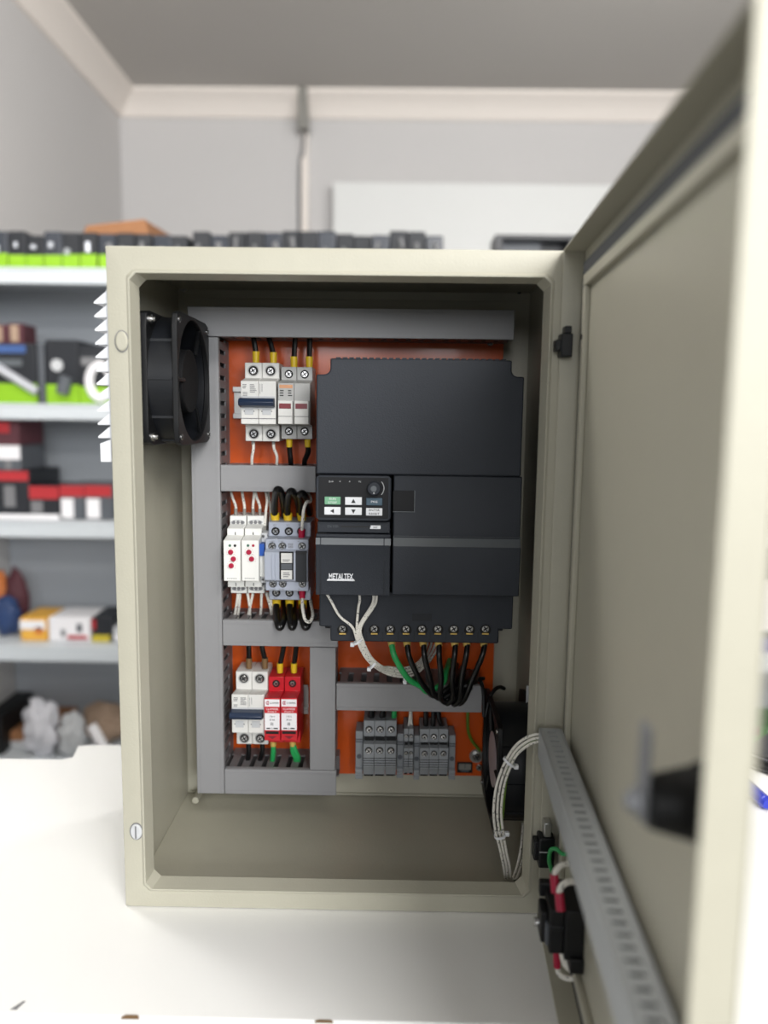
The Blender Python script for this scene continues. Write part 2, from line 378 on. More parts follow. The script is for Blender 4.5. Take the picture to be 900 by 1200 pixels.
# second shelf
t, bb = carton((-40, 402, 43, 473), 'tool_box', 'black tool carton with blue stripe and lime base at left end of the second shelf', [DARKCARD], .2, shelf=SHZ[1],
               feats=((0.0, 0.0, 1.0, .33, LIME), (.1, .84, .86, .97, BLUECARD), (.45, .62, .8, .73, VFDL)))
X0, X1, Y0, Y1, Z0, Z1 = bb
obj('silver_bar', MB().tube([(X0+.45*(X1-X0), Y0-.012, Z0+.62*(Z1-Z0)), (X1+.004, Y0-.012, Z0+.03)], .012), SILVER, t)
carton((44.5, 402, 52, 473), 'carton_strip', 'narrow grey carton edge between two black tool cartons on the second shelf', [TERMD], .2, shelf=SHZ[1])
t, bb = carton((54, 398, 92, 473), 'tool_box', 'black tool carton with pale dot and lime base in the middle of the second shelf', [DARKCARD], .2, shelf=SHZ[1],
               feats=((0, 0, 1, .3, LIME),))
X0, X1, Y0, Y1, Z0, Z1 = bb
obj('pale_dot', MB().cyl((X0+.35*(X1-X0), Y0-.003, Z0+.6*(Z1-Z0)), (X0+.35*(X1-X0), Y0+.001, Z0+.6*(Z1-Z0)), .016), PALEGREY, t)
obj('printed_tool', MB().tube([(X0+.52*(X1-X0), Y0-.01, Z0+.16*(Z1-Z0)), (X1-.028, Y0-.01, Z0+.42*(Z1-Z0))], .018), TERMD, t)
t, bb = carton((93, 405, 150, 473), 'tool_box', 'black tool carton with grey strip and white coil picture beside the louvred vent', [DARKCARD], .2, shelf=SHZ[1],
               feats=((0, 0, 1, .3, LIME), (.05, .66, .5, .8, GREYINK)))
X0, X1, Y0, Y1, Z0, Z1 = bb
obj('white_coil', MB().tube([(X0+.45*(X1-X0)+.030*cos(a), Y0-.006, Z0+.38*(Z1-Z0)+.043*sin(a)) for a in [i*pi/4 for i in range(8)]], .012), PAPER, t)
for px, lb in (((-14, 380, 8, 402), 'small brown box with tan front on the blue striped carton, left one'), ((9, 379, 27, 402), 'small brown box with tan front on the blue striped carton, right one')):
    X0, X1, Y0, Y1, Z0, Z1 = sbox(*px, .08, YSF+.09); Z0 = at(0, 402, YSF+.05).z+.0012
    Z0 = max(Z0, bb[4]+.0) if False else Z0
    t = thing('small_box', lb, 'box', ((X0+X1)/2, Y0, Z0))
    obj('carton_body', MB().box(X0, X1, Y0, Y1, Z0, Z1), MAROONBOX, t, .003); obj('printed_panel', MB().box(X0+.008, X1-.012, Y0-.002, Y0+.001, Z0+.006, Z1-.004), TANBOX, t)
# third shelf
carton((-30, 552, 34, 609), 'lamp_box', 'large black carton with red top band at the left of the third shelf', [DARKCARD], .2, shelf=SHZ[2], feats=((0, .8, 1, 1, REDCARD), (.55, .25, .75, .7, GREYINK), (0, 0, 1, .1, PAPER)))
for k_, (px, lb, ft) in enumerate((((-12, 522, 24, 551), 'white and grey box stacked on the large red banded carton', ((0, .45, 1, 1, PAPER), (.5, .05, .7, .45, GREYINK))),
                                 ((-14, 493, 22, 521), 'maroon box topmost of the stack on the third shelf', ((0, .5, .7, .95, REDCARD),)))):
    X0, X1, Y0, Y1, Z0, Z1 = sbox(*px, .15, YSF+.05)
    if k_ == 0: Z0 = at(0, 552, YSF+.05).z+.001; zt = Z1+.001
    else: Z0 = zt
    t = thing('small_box', lb, 'box', ((X0+X1)/2, Y0, Z0)); obj('carton_body', MB().box(X0, X1, Y0, Y1, Z0, Z1), TERMD if k_ == 0 else MAROONBOX, t, .003)
    for (a, b, c, d, mm) in ft: obj('printed_panel', MB().box(X0+a*(X1-X0), X0+c*(X1-X0), Y0-.002, Y0+.001, Z0+b*(Z1-Z0), Z0+d*(Z1-Z0)), mm, t)
carton((35, 570, 69, 609), 'lamp_box', 'low red topped black carton beside the large one on the third shelf', [DARKCARD], .15, shelf=SHZ[2], feats=((0, .62, 1, 1, REDCARD), (.05, .2, .45, .55, GREYINK), (0, 0, 1, .15, PAPER)))
carton((70.5, 569, 99, 609), 'lamp_box', 'red topped carton with white lamp picture, left of the pair by the vent', [TERMD], .15, shelf=SHZ[2], feats=((0, .68, 1, 1, REDCARD), (.05, .05, .55, .62, PAPER)))
carton((100, 569, 131, 609), 'lamp_box', 'red topped carton with white lamp picture, right of the pair by the vent', [TERMD], .15, shelf=SHZ[2], feats=((0, .68, 1, 1, REDCARD), (.05, .05, .55, .62, PAPER)))
# fourth shelf
def lump(name, label, cat, px, Y, m, seed, squash=(1, .6, 1), shelf=None, amp=.22):
    X0, X1, Z0, Z1 = rect(*px, Y); c = Vector(((X0+X1)/2, Y, (Z0+Z1)/2)); r = Vector(((X1-X0)/2, (X1-X0)/2*squash[1], (Z1-Z0)/2))
    bm = bmesh.new(); bmesh.ops.create_icosphere(bm, subdivisions=4, radius=1)
    from mathutils import noise
    for v in bm.verts:
        d = 1+amp*noise.noise(v.co*2.2+Vector((seed, 0, 0)))+amp*.5*noise.noise(v.co*6+Vector((0, seed, 0)))
        q = Vector((v.co.x*d*r.x, v.co.y*d*r.y, v.co.z*d*r.z)); v.co = q
    zmin = -r.z
    for v in bm.verts: v.co.z = max(v.co.z, zmin)
    me = bpy.data.meshes.new(name); bm.to_mesh(me); bm.free(); me.materials.append(m); me.shade_smooth()
    o = bpy.data.objects.new(name, me); COL.objects.link(o); o.location = c if shelf is None else (c.x, c.y, shelf+r.z+.0008)
    return tag(o, label, cat)
lump('packet', 'navy plastic bag of goods at left end of the fourth shelf', 'bag', (-8, 712, 24, 757), YSF+.1, NAVYBAG, 3, shelf=SHZ[3])
lump('packet', 'dull maroon wrapped packet behind the navy bag on the fourth shelf', 'bag', (8, 692, 34, 757), YSF+.2, MAROONBOX, 9, shelf=SHZ[3])
lump('packet', 'orange wrapped packet peeking over the navy bag at photo left edge', 'bag', (-16, 695, 12, 757), YSF+.22, ORANGEP, 14, shelf=SHZ[3])
carton((24, 724, 55, 757), 'goods_box', 'amber yellow box with white top on the fourth shelf', [YELBOX], .12, shelf=SHZ[3], feats=((0, .5, .95, .88, PAPER), (.55, .3, .85, .6, ORANGEP)))
carton((57, 724, 106, 757), 'goods_box', 'white box with red lettering and dark picture on the fourth shelf', [PAPER], .12, shelf=SHZ[3], feats=((.45, .1, .92, .26, REDCARD), (.3, .2, .4, .5, GREYINK), (.68, .4, .8, .75, TERMD)))
carton((108, 723, 131, 757), 'goods_box', 'black and mustard box at right of the white box on the fourth shelf', [DARKCARD], .12, shelf=SHZ[3], feats=((0, 0, .9, .28, OLIVEY), (0, .5, .2, .9, REDCARD)))
carton((132.5, 735, 150, 757), 'goods_box', 'pale grey box half hidden behind the enclosure edge on the fourth shelf', [PALEGREY], .12, shelf=SHZ[3], feats=((.1, .1, .5, .5, PAPER),))
# bottom shelf
carton((3, 858, 60, 905), 'open_carton', 'low brown cardboard tray on the bottom shelf above the table edge', [CARTON], .2, Y=YSF+.1, shelf=SHZ[4], feats=((0, 0, 1, .45, PALEGREY),))
lump('plastic_bag', 'crumpled clear plastic bag on the bottom shelf', 'bag', (30, 842, 68, 905), YSF+.06, FILM, 21, shelf=SHZ[4], amp=.45)
lump('plastic_bag', 'crumpled greyish film heap right of the clear bag on the bottom shelf', 'bag', (71, 858, 102, 905), YSF+.06, PALEGREY, 33, shelf=SHZ[4], amp=.4)
pa, pb = at(107, 850, YSF+.04), at(122, 880, YSF+.04)
tag(obj('paper_roll', MB().cyl((pa.x, YSF+.04, pa.z), (pb.x+.02, YSF+.02, SHZ[4]+.018), .014), PAPER), 'thin white paper roll leaning on the bottom shelf', 'roll')
tag(obj('storage_box', MB().box(*sbox(-20, 838, 2, 905, .2, YSF+.05)[:4], SHZ[4]+.0008, at(0, 840, YSF+.05).z), BLACK, bevel=.004), 'black box at photo left edge on the bottom shelf', 'box')
lump('packet', 'low brown wrapped goods behind the white roll on the bottom shelf', 'bag', (96, 862, 150, 905), YSF+.16, TANBOX, 5, shelf=SHZ[4])
# right end of the shelves
carton((890, 570, 925, 612), 'goods_box', 'reddish box on the third shelf right of the enclosure door', [MAROONBOX], .12, shelf=SHZ[2], feats=((0, .5, 1, .9, TANBOX),))
X0, X1, Y0, Y1, Z0, Z1 = sbox(888, 628, 930, 680, .12, YSF+.05)
carton((884, 680, 930, 757), 'goods_box', 'white box with lavender base on the fourth shelf right of the door', [PAPER], .14, shelf=SHZ[3], feats=((0, 0, 1, .2, LAVENDER), (0, .2, 1, .3, TERMD)))
t = thing('goods_box', 'dark purple box stacked on the white box right of the door', 'box', ((X0+X1)/2, Y0, Z0)); obj('carton_body', MB().box(X0, X1, Y0, Y1, at(900, 680, YSF+.05).z+.001, Z1), PURPLE, t, .003)
obj('lid_band', MB().box(X0-.001, X1+.001, Y0-.002, Y1+.001, Z1-.02, Z1+.002), DARKCARD, t)
carton((868, 852, 930, 905), 'goods_box', 'green box low on the bottom shelf right of the door', [GREENBOX], .15, shelf=SHZ[4], feats=((.5, .55, .9, .95, PALEGREY), (0, .8, .3, 1, MAROONBOX)))

# ------------------------------------------------------------------ table
def gz(px, py, Z=0.0):
    d = ray(px, py); return CAM+d*((Z-CAM.z)/d.z)
wt = thing('work_table', 'white laminate work table under the electrical enclosure', 'table', (0, .1, ZF))
fy = gz(300, 1195).y; b1 = gz(40, 889).y; b2 = gz(110, 873).y+.001
xa, xb = gz(80, 889).x, gz(97, 873).x
poly = [(-1.0, fy), (1.2, fy), (1.2, gz(890, 877).y+.02), (xb+.012, b2), (xb-.006, b2-.004), (xa+.003, b1+.008), (xa-.008, b1), (-1.0, b1-.004)]
obj('table_top', MB().prism(poly, -.028, 0, 'z'), TABLEM, wt, .0015)
obj('front_apron', MB().box(-.98, 1.18, fy+.003, fy+.022, -.14, -.0285), TABLEM, wt, .001)
for x in (-.9, .2, 1.1): 
    for y in (fy+.05, b1-.06): obj('leg', MB().box(x-.025, x+.025, y-.025, y+.025, ZF, -.0285), SHELFM, wt, .003)
def mark(px, py, w_, h_):
    c = gz(px, py); obj('chipped_edge', MB().prism([(c.x-w_, fy-.0006), (c.x+w_, fy-.0006), (c.x+w_*.7, fy+h_), (c.x-w_*.6, fy+h_)], -.0012, .0004, 'z'), BROWN, wt)
mark(152, 1194, .007, .0022); mark(380, 1194, .007, .001)
c = gz(20, 1180); obj('dark_scuff', MB().prism([(c.x-.004, c.y-.003), (c.x+.001, c.y-.003), (c.x+.004, c.y+.006), (c.x+.002, c.y+.006)], -.001, .0003, 'z'), GREYINK, wt)
# books and pen at the right
a = radians(-38)
def xfr(cx, cy, ang): return lambda x, y, z: Vector((cx+x*cos(ang)-y*sin(ang), cy+x*sin(ang)+y*cos(ang), z))
c = gz(869, 893); q = xfr(c.x, c.y, radians(-48))
nb = thing('notebook', 'closed charcoal hardcover book with white page edges on the table right of the door', 'book', (c.x, c.y, .0101))
obj('cover', MB(q).box(0, .24, 0, .17, .0101, .0120).box(0, .24, 0, .17, .0143, .0190), NOTEC, nb, .001)
obj('page_block', MB(q).box(.003, .237, .004, .168, .0121, .0142), PAPER, nb)
q2 = xfr(c.x-.004, c.y-.010, radians(-46))
sp = thing('spiral_notebook', 'black spiral bound pad under the charcoal book on the table', 'notebook', (c.x, c.y, 0))
obj('cover', MB(q2).box(0, .26, -.004, .18, .0003, .0026).box(0, .26, -.004, .18, .0042, .0100), BLACK, sp)
obj('page_block', MB(q2).box(.002, .258, -.002, .178, .0027, .0041), PAPER, sp)
b = MB(q2)
for i in range(18): b.tube([(.008+i*.0135, -.004+.004*cos(t), .0052+.0046*sin(t)) for t in [k*pi/3 for k in range(7)]], .0007, 5, 2)
o = obj('spiral_binding', b, BLACK, sp); o['kind'] = 'stuff'
c = gz(868, 923); e = gz(896, 948)
d = (e-c); d.z = 0; d.normalize(); c2 = c-d*.02; e2 = c+d*.12
pn = thing('pen', 'glossy blue capped pen lying on the table in front of the black pad', 'pen', (c.x, c.y, 0))
R_ = .0085
obj('pen_barrel', MB().cyl((c2.x, c2.y, R_), (e.x-.0, e.y, R_), R_, R_, 8), PENB, pn, .0008)
obj('pen_end', MB().cyl((e.x, e.y, R_), (e.x+d.x*.006, e.y+d.y*.006, R_), R_*.9, R_*.7, 8), PENB, pn)
obj('pen_clip', MB().box(c.x-.003, c.x+.003, c.y-.002, c.y+.002, 2*R_-.0005, 2*R_+.001), PENB, pn)

# ------------------------------------------------------------------ enclosure
D_, H_ = .2203, .600
BX0, BX1 = -.2, .1985
en = thing('electrical_enclosure', 'open cream steel electrical enclosure standing on the white table', 'enclosure', (0, 0.1, 0))
tk = .0015
b = MB()
b.box(BX0, BX0+tk, .0015, D_, 0, H_).box(BX1-tk, BX1, .0015, D_, 0, H_).box(BX0+tk, BX1-tk, .0015, D_, 0, tk).box(BX0+tk, BX1-tk, .0015, D_, H_-tk, H_).box(BX0, BX1, D_, D_+tk, 0, H_)
obj('cabinet_body', b, CREAM, en, .0006)
ox0, ox1, oz0, oz1 = at(151, 600, 0).x+.0085, at(647, 330, 0).x, at(400, 1045.5, 0).z, at(400, 321, 0).z
ox0 = -.1805
def octo(x0, x1, z0, z1, c): return [(x0+c, z0), (x1-c, z0), (x1, z0+c), (x1, z1-c), (x1-c, z1), (x0+c, z1), (x0, z1-c), (x0, z0+c)]
outer = octo(BX0, BX1, 0, H_, .003)
opA = octo(ox0, ox1, oz0, oz1, .0055); opA2 = octo(ox0+.0012, ox1-.0012, oz0+.0012, oz1-.0012, .0055); opB = octo(ox0+.0042, ox1-.0042, oz0+.0042, oz1-.0042, .0065)
def loops(mb, Ls, closed_back=False):
    n = len(Ls[0][0]); vs = []
    for L, y in Ls: vs += [(p[0], y, p[1]) for p in L]
    fs = []
    for k in range(len(Ls)-1):
        fs += [(k*n+i, k*n+(i+1) % n, (k+1)*n+(i+1) % n, (k+1)*n+i) for i in range(n)]
    return mb.add(vs, fs)
b = loops(MB(), [(outer, .003), (octo(BX0+.0008, BX1-.0008, .0008, H_-.0008, .003), .0003), (octo(BX0+.002, BX1-.002, .002, H_-.002, .003), 0), (octo(ox0-.0022, ox1+.0022, oz0-.0022, oz1+.0022, .006), 0), (opA, -.0022), (opA2, -.0022), (opB, .014), (octo(ox0+.0025, ox1-.0025, oz0+.0025, oz1-.0025, .009), .0155), (octo(BX0+.003, BX1-.003, .003, H_-.003, .003), .005)])
fr = obj('front_frame', b, CREAM, en)
# plastic plugs on left frame
for px, py, lb in ((143, 400, 0), (160, 974, 1)):
    p = at(px, py, 0)
    b = MB(); n = 24
    b.prism([(p.x+.0054*cos(2*pi*i/n), p.z+(.0085 if lb == 0 else .0075)*sin(2*pi*i/n)) for i in range(n)], -.0022, .001, 'y')
    obj('frame_plug', b, PALEGREY if lb else CREAM, en, .0012, label='oval cream plastic plug' if not lb else 'slotted grey plug screw')
    n = 28
    o_ = obj('plug_ring', MB().ring([(p.x+.0062*cos(2*pi*i/n), p.z+(.0093 if lb == 0 else .0083)*sin(2*pi*i/n)) for i in range(n)], [(p.x+.0054*cos(2*pi*i/n), p.z+(.0085 if lb == 0 else .0075)*sin(2*pi*i/n)) for i in range(n)], -.0008, .0006, 'y'), GREYINK, en)
    if lb: obj('plug_slot', MB().box(p.x-.0007, p.x+.0007, -.0026, -.002, p.z-.006, p.z+.006), GREYINK, en)
# back flange rails of the body and corner studs
PY = .200
b = MB().box(BX0+.004, BX1-.004, D_-.004, D_-.0005, at(400, 351, D_).z-.001, at(400, 351, D_).z+.001).box(BX0+.004, BX1-.004, D_-.004, D_-.0005, at(460, 930, D_).z-.001, at(460, 930, D_).z+.001)
obj('back_seam', b, CREAM, en, .0005)
px0, px1, pz0, pz1 = -.169, at(590, 410, PY).x, at(470, 908, PY).z, at(400, 372, PY).z
obj('mounting_plate', MB().box(px0, px1, PY, PY+.002, pz0, pz1), ORANGE, en, .0006, label='glossy orange mounting plate')
for sx in (px0+.01, px1-.008):
    for sz in (pz0+.012, pz1-.012):
        obj('plate_stud', MB().cyl((sx, PY+.002, sz), (sx, D_-.0003, sz), .004), ZINC, en)
for px, py in ((216, 338), (608, 340)):
    p = at(px, py, D_); obj('corner_bolt', MB().cyl((p.x, D_-.008, p.z), (p.x, D_, p.z), .0045, n=6), ZINC if px < 300 else GASKET, en, .0006)
p = at(230, 933, D_-.03); obj('corner_bolt', MB().cyl((p.x, D_-.035, p.z-.003), (p.x, D_-.0003, p.z-.003), .004), CREAM, en, .0006)
p = at(574, 402, PY); screw((p.x, PY-.003, p.z), .0035, en)
# hinges
for px0_, py0, px1_, py1, top in ((650, 387, 669, 419, 0), (625, 974, 648, 1012, 1)):
    X0, X1, Z0, Z1 = rect(px0_, py0, px1_, py1, -.008)
    hg = obj('hinge', MB().box(X0+.004, X1, -.016, -.0008, Z0, Z1-.003).box(X0, X0+.006, -.0125, -.0008, Z0+.005, Z1-.008), BLACKG, en, .0012)
    if top == 0: obj('hinge_cap', MB().box(X0+.007, X1-.001, -.0145, -.002, Z1-.003, Z1+.003), BLACKG, hg, .0008)
    else:
        obj('hinge_pin', MB().box(X0+.008, X1-.003, -.014, -.003, Z1-.003, Z1+.011), ZINC, hg, .001)
        obj('hinge_line', MB().box(X0+.004, X1-.004, -.0164, -.0155, (Z0+Z1)/2-.0005, (Z0+Z1)/2+.0005), PALEGREY, hg)

# ------------------------------------------------------------------ door of the enclosure
XH, YH, PHI, DL, DD = .2045, -.003, radians(3.5), .397, .019
def dxf(u, n, z): return Vector((XH-u*sin(PHI)-n*cos(PHI), YH-u*cos(PHI)+n*sin(PHI), z))
b = MB(dxf)
b.box(0, DL, 0, .0013, 0, H_)
b.box(0, .0013, .0013, DD, 0, H_).box(DL-.0013, DL, .0013, DD, 0, H_).box(.0013, DL-.0013, .0013, DD, H_-.0013, H_).box(.0013, DL-.0013, .0013, DD, 0, .0013)
door = obj('door', b, CREAM, en, .0010)
g0, g1 = .0125, .0240
b = MB(dxf).box(g0, DL-g0, .0013, .0045, g0, g1).box(g0, DL-g0, .0013, .0045, H_-g1, H_-g0).box(g0, g1, .0013, .0045, g1, H_-g1).box(DL-g1, DL-g0, .0013, .0045, g1, H_-g1)
obj('door_gasket', b, GASKET, door, .0015)
s0, s1 = .0245, .034
b = MB(dxf).box(s0, DL-s0, .0013, .006, s0, s1).box(s0, DL-s0, .0013, .006, H_-s1, H_-s0).box(s0, s1, .0013, .006, s1, H_-s1).box(DL-s1, DL-s0, .0013, .006, s1, H_-s1)
obj('stiffener_frame', b, CREAM, door, .001)
p = at(677, 395, -.03)
obj('rivet', MB(dxf).cyl((.0295, .0060, p.z), (.0295, .0068, p.z), .0022, n=12), INK, door)
# slotted duct on the door
z1 = .1905; zb = z1-.026; nf = .0265; dd = MB(dxf)
u0, u1 = .018, DL-.03
dr = obj('door_wiring_duct', MB(dxf).box(u0, u1, .0062, .0085, zb, z1-.0004).box(u0, u1, nf-.0016, nf, zb-.001, z1), DUCTPALE, door, .0008, label='light grey slotted wiring duct on the door')
b = MB(dxf); pitch = .0098; n = int((u1-u0)/pitch)
for zz in (z1-.0016, zb):
    b.box(u0, u1, .0085, .0125, zz, zz+.0012); b.box(u0, u1, .0205, nf-.0016, zz, zz+.0012)
obj('slot_wall', b, DUCTPALE, dr)
ft = mesh_of('duct_finger', MB(lambda x, y, z: dxf(x, y, z)-dxf(0, 0, 0)).box(0, pitch*.70, .0125, .0205, 0, .0012), DUCTPALE, Vector((0, 0, 0)))
for i in range(n+1):
    for zz in (z1-.0016, zb):
        if u0+i*pitch+pitch*.68 < u1: place('duct_finger', ft, dr, dxf(u0+i*pitch, 0, zz))
obj('duct_backing', MB(dxf).box(u0+.001, u1-.001, .0087, nf-.002, zb+.006, zb+.0068), TERMD, dr)
# contact block
cbk = obj('contact_block', MB(dxf).box(.088, .126, .0015, .016, .050, .091).box(.092, .122, .016, .027, .052, .088).box(.094, .114, .027, .0325, .055, .080).box(.086, .094, .004, .0315, .080, .092).box(.116, .130, .0015, .012, .042, .054), BLACK, door, .0012, label='black contact block of a door push button')
obj('clamp_cover', MB(dxf).box(.106, .119, .0265, .0295, .056, .074), TERMD, cbk, .001)
obj('clamp_step', MB(dxf).box(.093, .123, .0158, .0275, .072, .076), BLACKG, cbk, .0008)
obj('terminal_screw', MB(dxf).cyl((.100, .032, .063), (.100, .036, .063), .0034, n=14), STEEL, cbk)
def lead(pts, r, m, name): obj(name, MB().tube([at(*p) for p in pts], r, 10), m, cbk)
lead([(649.5, 1025, -.115), (650, 1035, -.117), (651, 1046, -.119)], .0034, CRIMSON, 'crimson_ferrule')
lead([(655, 1046, -.125), (656, 1056, -.127), (657, 1067, -.129)], .0036, CRIMSON, 'crimson_ferrule')
lead([(649.5, 1028, -.115), (651, 1021, -.114), (658, 1014, -.112), (669, 1012, -.110), (680, 1014, -.110), (690, 1020, -.114)], .0023, CABLEW, 'white_lead')
lead([(655, 1050, -.125), (657, 1040, -.124), (664, 1034, -.123), (674, 1033, -.122), (684, 1036, -.121), (696, 1044, -.122)], .0025, CABLEW, 'white_lead')
lead([(652, 1110, -.105), (652.5, 1124, -.105), (653, 1133, -.105)], .0030, CRIMSON, 'crimson_ferrule')
lead([(653, 1132, -.105), (656, 1142, -.108), (668, 1147, -.112), (682, 1143, -.116), (692, 1132, -.119), (697, 1112, -.122), (699, 1085, -.125)], .0022, CABLEW, 'white_lead')
lead([(660, 1112, -.108), (664, 1128, -.110), (674, 1135, -.113), (686, 1130, -.117), (692, 1116, -.12)], .0042, CABLEW, 'white_lead')
# green earth lead from the hinge side to the door
tag(obj('earth_wire', MB().tube([at(651, 1030, -.02), at(644, 1012, -.03), at(645, 997, -.035), at(652, 995, -.04), at(660, 1001, -.045), at(672, 997, -.05), at(680, 985, -.05)], .0018, 8), CABLEG), 'thin green earth wire looping from the lower hinge to the door', 'wire')
# lock
lk = obj('door_lock', MB(dxf).cyl((.352, .0013, .296), (.352, .006, .296), .0185, .0165, 28).cyl((.352, .006, .296), (.352, .0262, .296), .0162, .0112, 28), BLACK, door, .001, label='black lock barrel with metal cam')
obj('lock_cam', MB(dxf).box(.346, .358, .0265, .0295, .288, .331), CAMSTEEL, lk, .0012)
obj('lock_nut', MB(dxf).cyl((.352, .0295, .296), (.352, .0325, .296), .0066, n=6).cyl((.352, .0325, .296), (.352, .0355, .296), .0038, n=12), CAMSTEEL, lk, .0005)

# ------------------------------------------------------------------ louvred vent outside the left wall
vt = thing('louvred_vent', 'white louvred plastic vent on the outer left side of the enclosure', 'vent', (BX0, .085, .47))
vz1, vz0 = at(120, 340, .012).z, at(122, 541, .012).z
obj('vent_frame', MB().box(BX0-.003, BX0-.0002, .008, .158, vz0, vz1).prism([(BX0-.0002, vz0), (BX0-.0125, vz0), (BX0-.0125, vz0+.016), (BX0-.0002, vz0+.021)], .008, .158, 'x' if False else 'y'), WHITE, vt, .0005)
nl = 11; pit = (vz1-vz0-.021)/nl
me = mesh_of('louvre', MB().prism([(-.003, 0), (-.0003, .0), (-.0003, pit*.98), (-.003, pit*.95), (-.0145, pit*.12), (-.0145, 0)], .010, .156, 'y'), WHITE, Vector((0, 0, 0)))
for i in range(nl): place('louvre', me, vt, (BX0, 0, vz0+.021+i*pit))

# ------------------------------------------------------------------ fans
def fan(name, label, xw, xi, yc, zc, hs, sticker=None, wf=.006, bolts=(pi/4, 3*pi/4, 5*pi/4, 7*pi/4)):
    s = 1 if xi > xw else -1
    t = thing(name, label, 'fan', (xw, yc, zc))
    n = 48; 
    circ = [(yc+.057*cos(2*pi*i/n), zc+.057*sin(2*pi*i/n)) for i in range(n)]
    def sq(h, c=.006):
        o = []
        for i in range(n):
            a = 2*pi*i/n; ca, sa = cos(a), sin(a); k = h/max(abs(ca), abs(sa)); y, z = k*ca, k*sa
            if abs(y)+abs(z) > 2*h-c: f = (2*h-c)/(abs(y)+abs(z)); y *= f; z *= f
            o.append((yc+y, zc+z))
        return o
    xs_ = sorted((xi, xi-s*.005)); obj('inner_flange', MB().ring(sq(hs), circ, xs_[0], xs_[1], 'x'), BLACK, t, .0008)
    xs_ = sorted((xw+s*.0005, xw+s*wf)); obj('wall_flange', MB().ring(sq(hs), circ, xs_[0], xs_[1], 'x'), BLACK, t, .0008)
    co = [(yc+.0595*cos(2*pi*i/n), zc+.0595*sin(2*pi*i/n)) for i in range(n)]
    xs_ = sorted((xw+s*wf, xi-s*.005)); obj('barrel', MB().ring(co, circ, xs_[0], xs_[1], 'x'), BLACKG, t)
    for a in (radians(90+55), radians(180), radians(180+35), radians(270-20), 0, radians(35), radians(-35)):
        y, z = yc+.0595*cos(a), zc+.0595*sin(a); obj('barrel_rib', MB().box(xs_[0], xs_[1], y-.0012, y+.0012, z-.0012, z+.0012), BLACKG, t)
    hb = obj('hub', MB().cyl((xw+s*.006, yc, zc), (xi-s*.004, yc, zc), .030, n=32), HUBM, t, .001)
    if sticker: obj('hub_sticker', MB().cyl((xi-s*.0045, yc, zc), (xi-s*.0032, yc, zc), .0285, n=32), sticker, hb, label='pale pinkish round sticker')
    for i in range(7):
        a = 2*pi*i/7; b = MB(); vs = []
        for r in (.029, .042, .0555):
            for k, (dx, da) in enumerate(((.010, -.28), (.034, .3))):
                aa = a+da+.1*(r-.029)/.026
                for th in (0, .0012): vs.append((xw+s*(dx+th), yc+r*cos(aa), zc+r*sin(aa)))
        fs = []
        for r in range(2):
            o = r*4; fs += [(o, o+2, o+6, o+4), (o+1, o+5, o+7, o+3), (o, o+4, o+5, o+1), (o+2, o+3, o+7, o+6)]
        fs += [(0, 1, 3, 2), (8, 10, 11, 9)]
        obj('blade', b.add(vs, fs), BLACK, t)
    for a in (pi/4, 3*pi/4, 5*pi/4, 7*pi/4):
        y, z = yc+(hs-.008)*1.4142*cos(a), zc+(hs-.008)*1.4142*sin(a)
        place('screw', SCREW, t, (xi+s*.0003, y, z), (0, 0, s*pi/2), .28)
        if a in bolts: obj('mounting_bolt', MB().cyl((xw+s*wf, y, z), (xw+s*(wf+.003), y, z), .0040, n=12).cyl((xw+s*(wf+.003), y, z), (xw+s*(wf+.006), y, z), .0024, n=10), STEEL, t)
    for a in (pi/3, pi, 5*pi/3):
        obj('strut', MB().tube([(xi-s*.003, yc+.029*cos(a), zc+.029*sin(a)), (xi-s*.003, yc+.058*cos(a), zc+.058*sin(a))], .002, 6), BLACK, t)
    return t
fan('cooling_fan', 'black square cooling fan on the upper left inner wall of the enclosure', BX0+tk, -.146, .08, .491, .060, None, .0255)
f2 = fan('cooling_fan', 'black square cooling fan low on the right inner wall of the enclosure', BX1-tk, .152, .11, .101, .060, PINKGREY, .006, (5*pi/4,))
p = at(612, 812, .185)
obj('filter_backing', MB().box(.1905, BX1-tk-.0005, .118, .121, .10, at(617, 803, .12).z), WHITE, f2, .0008, label='pale grey backing strip behind the fan')

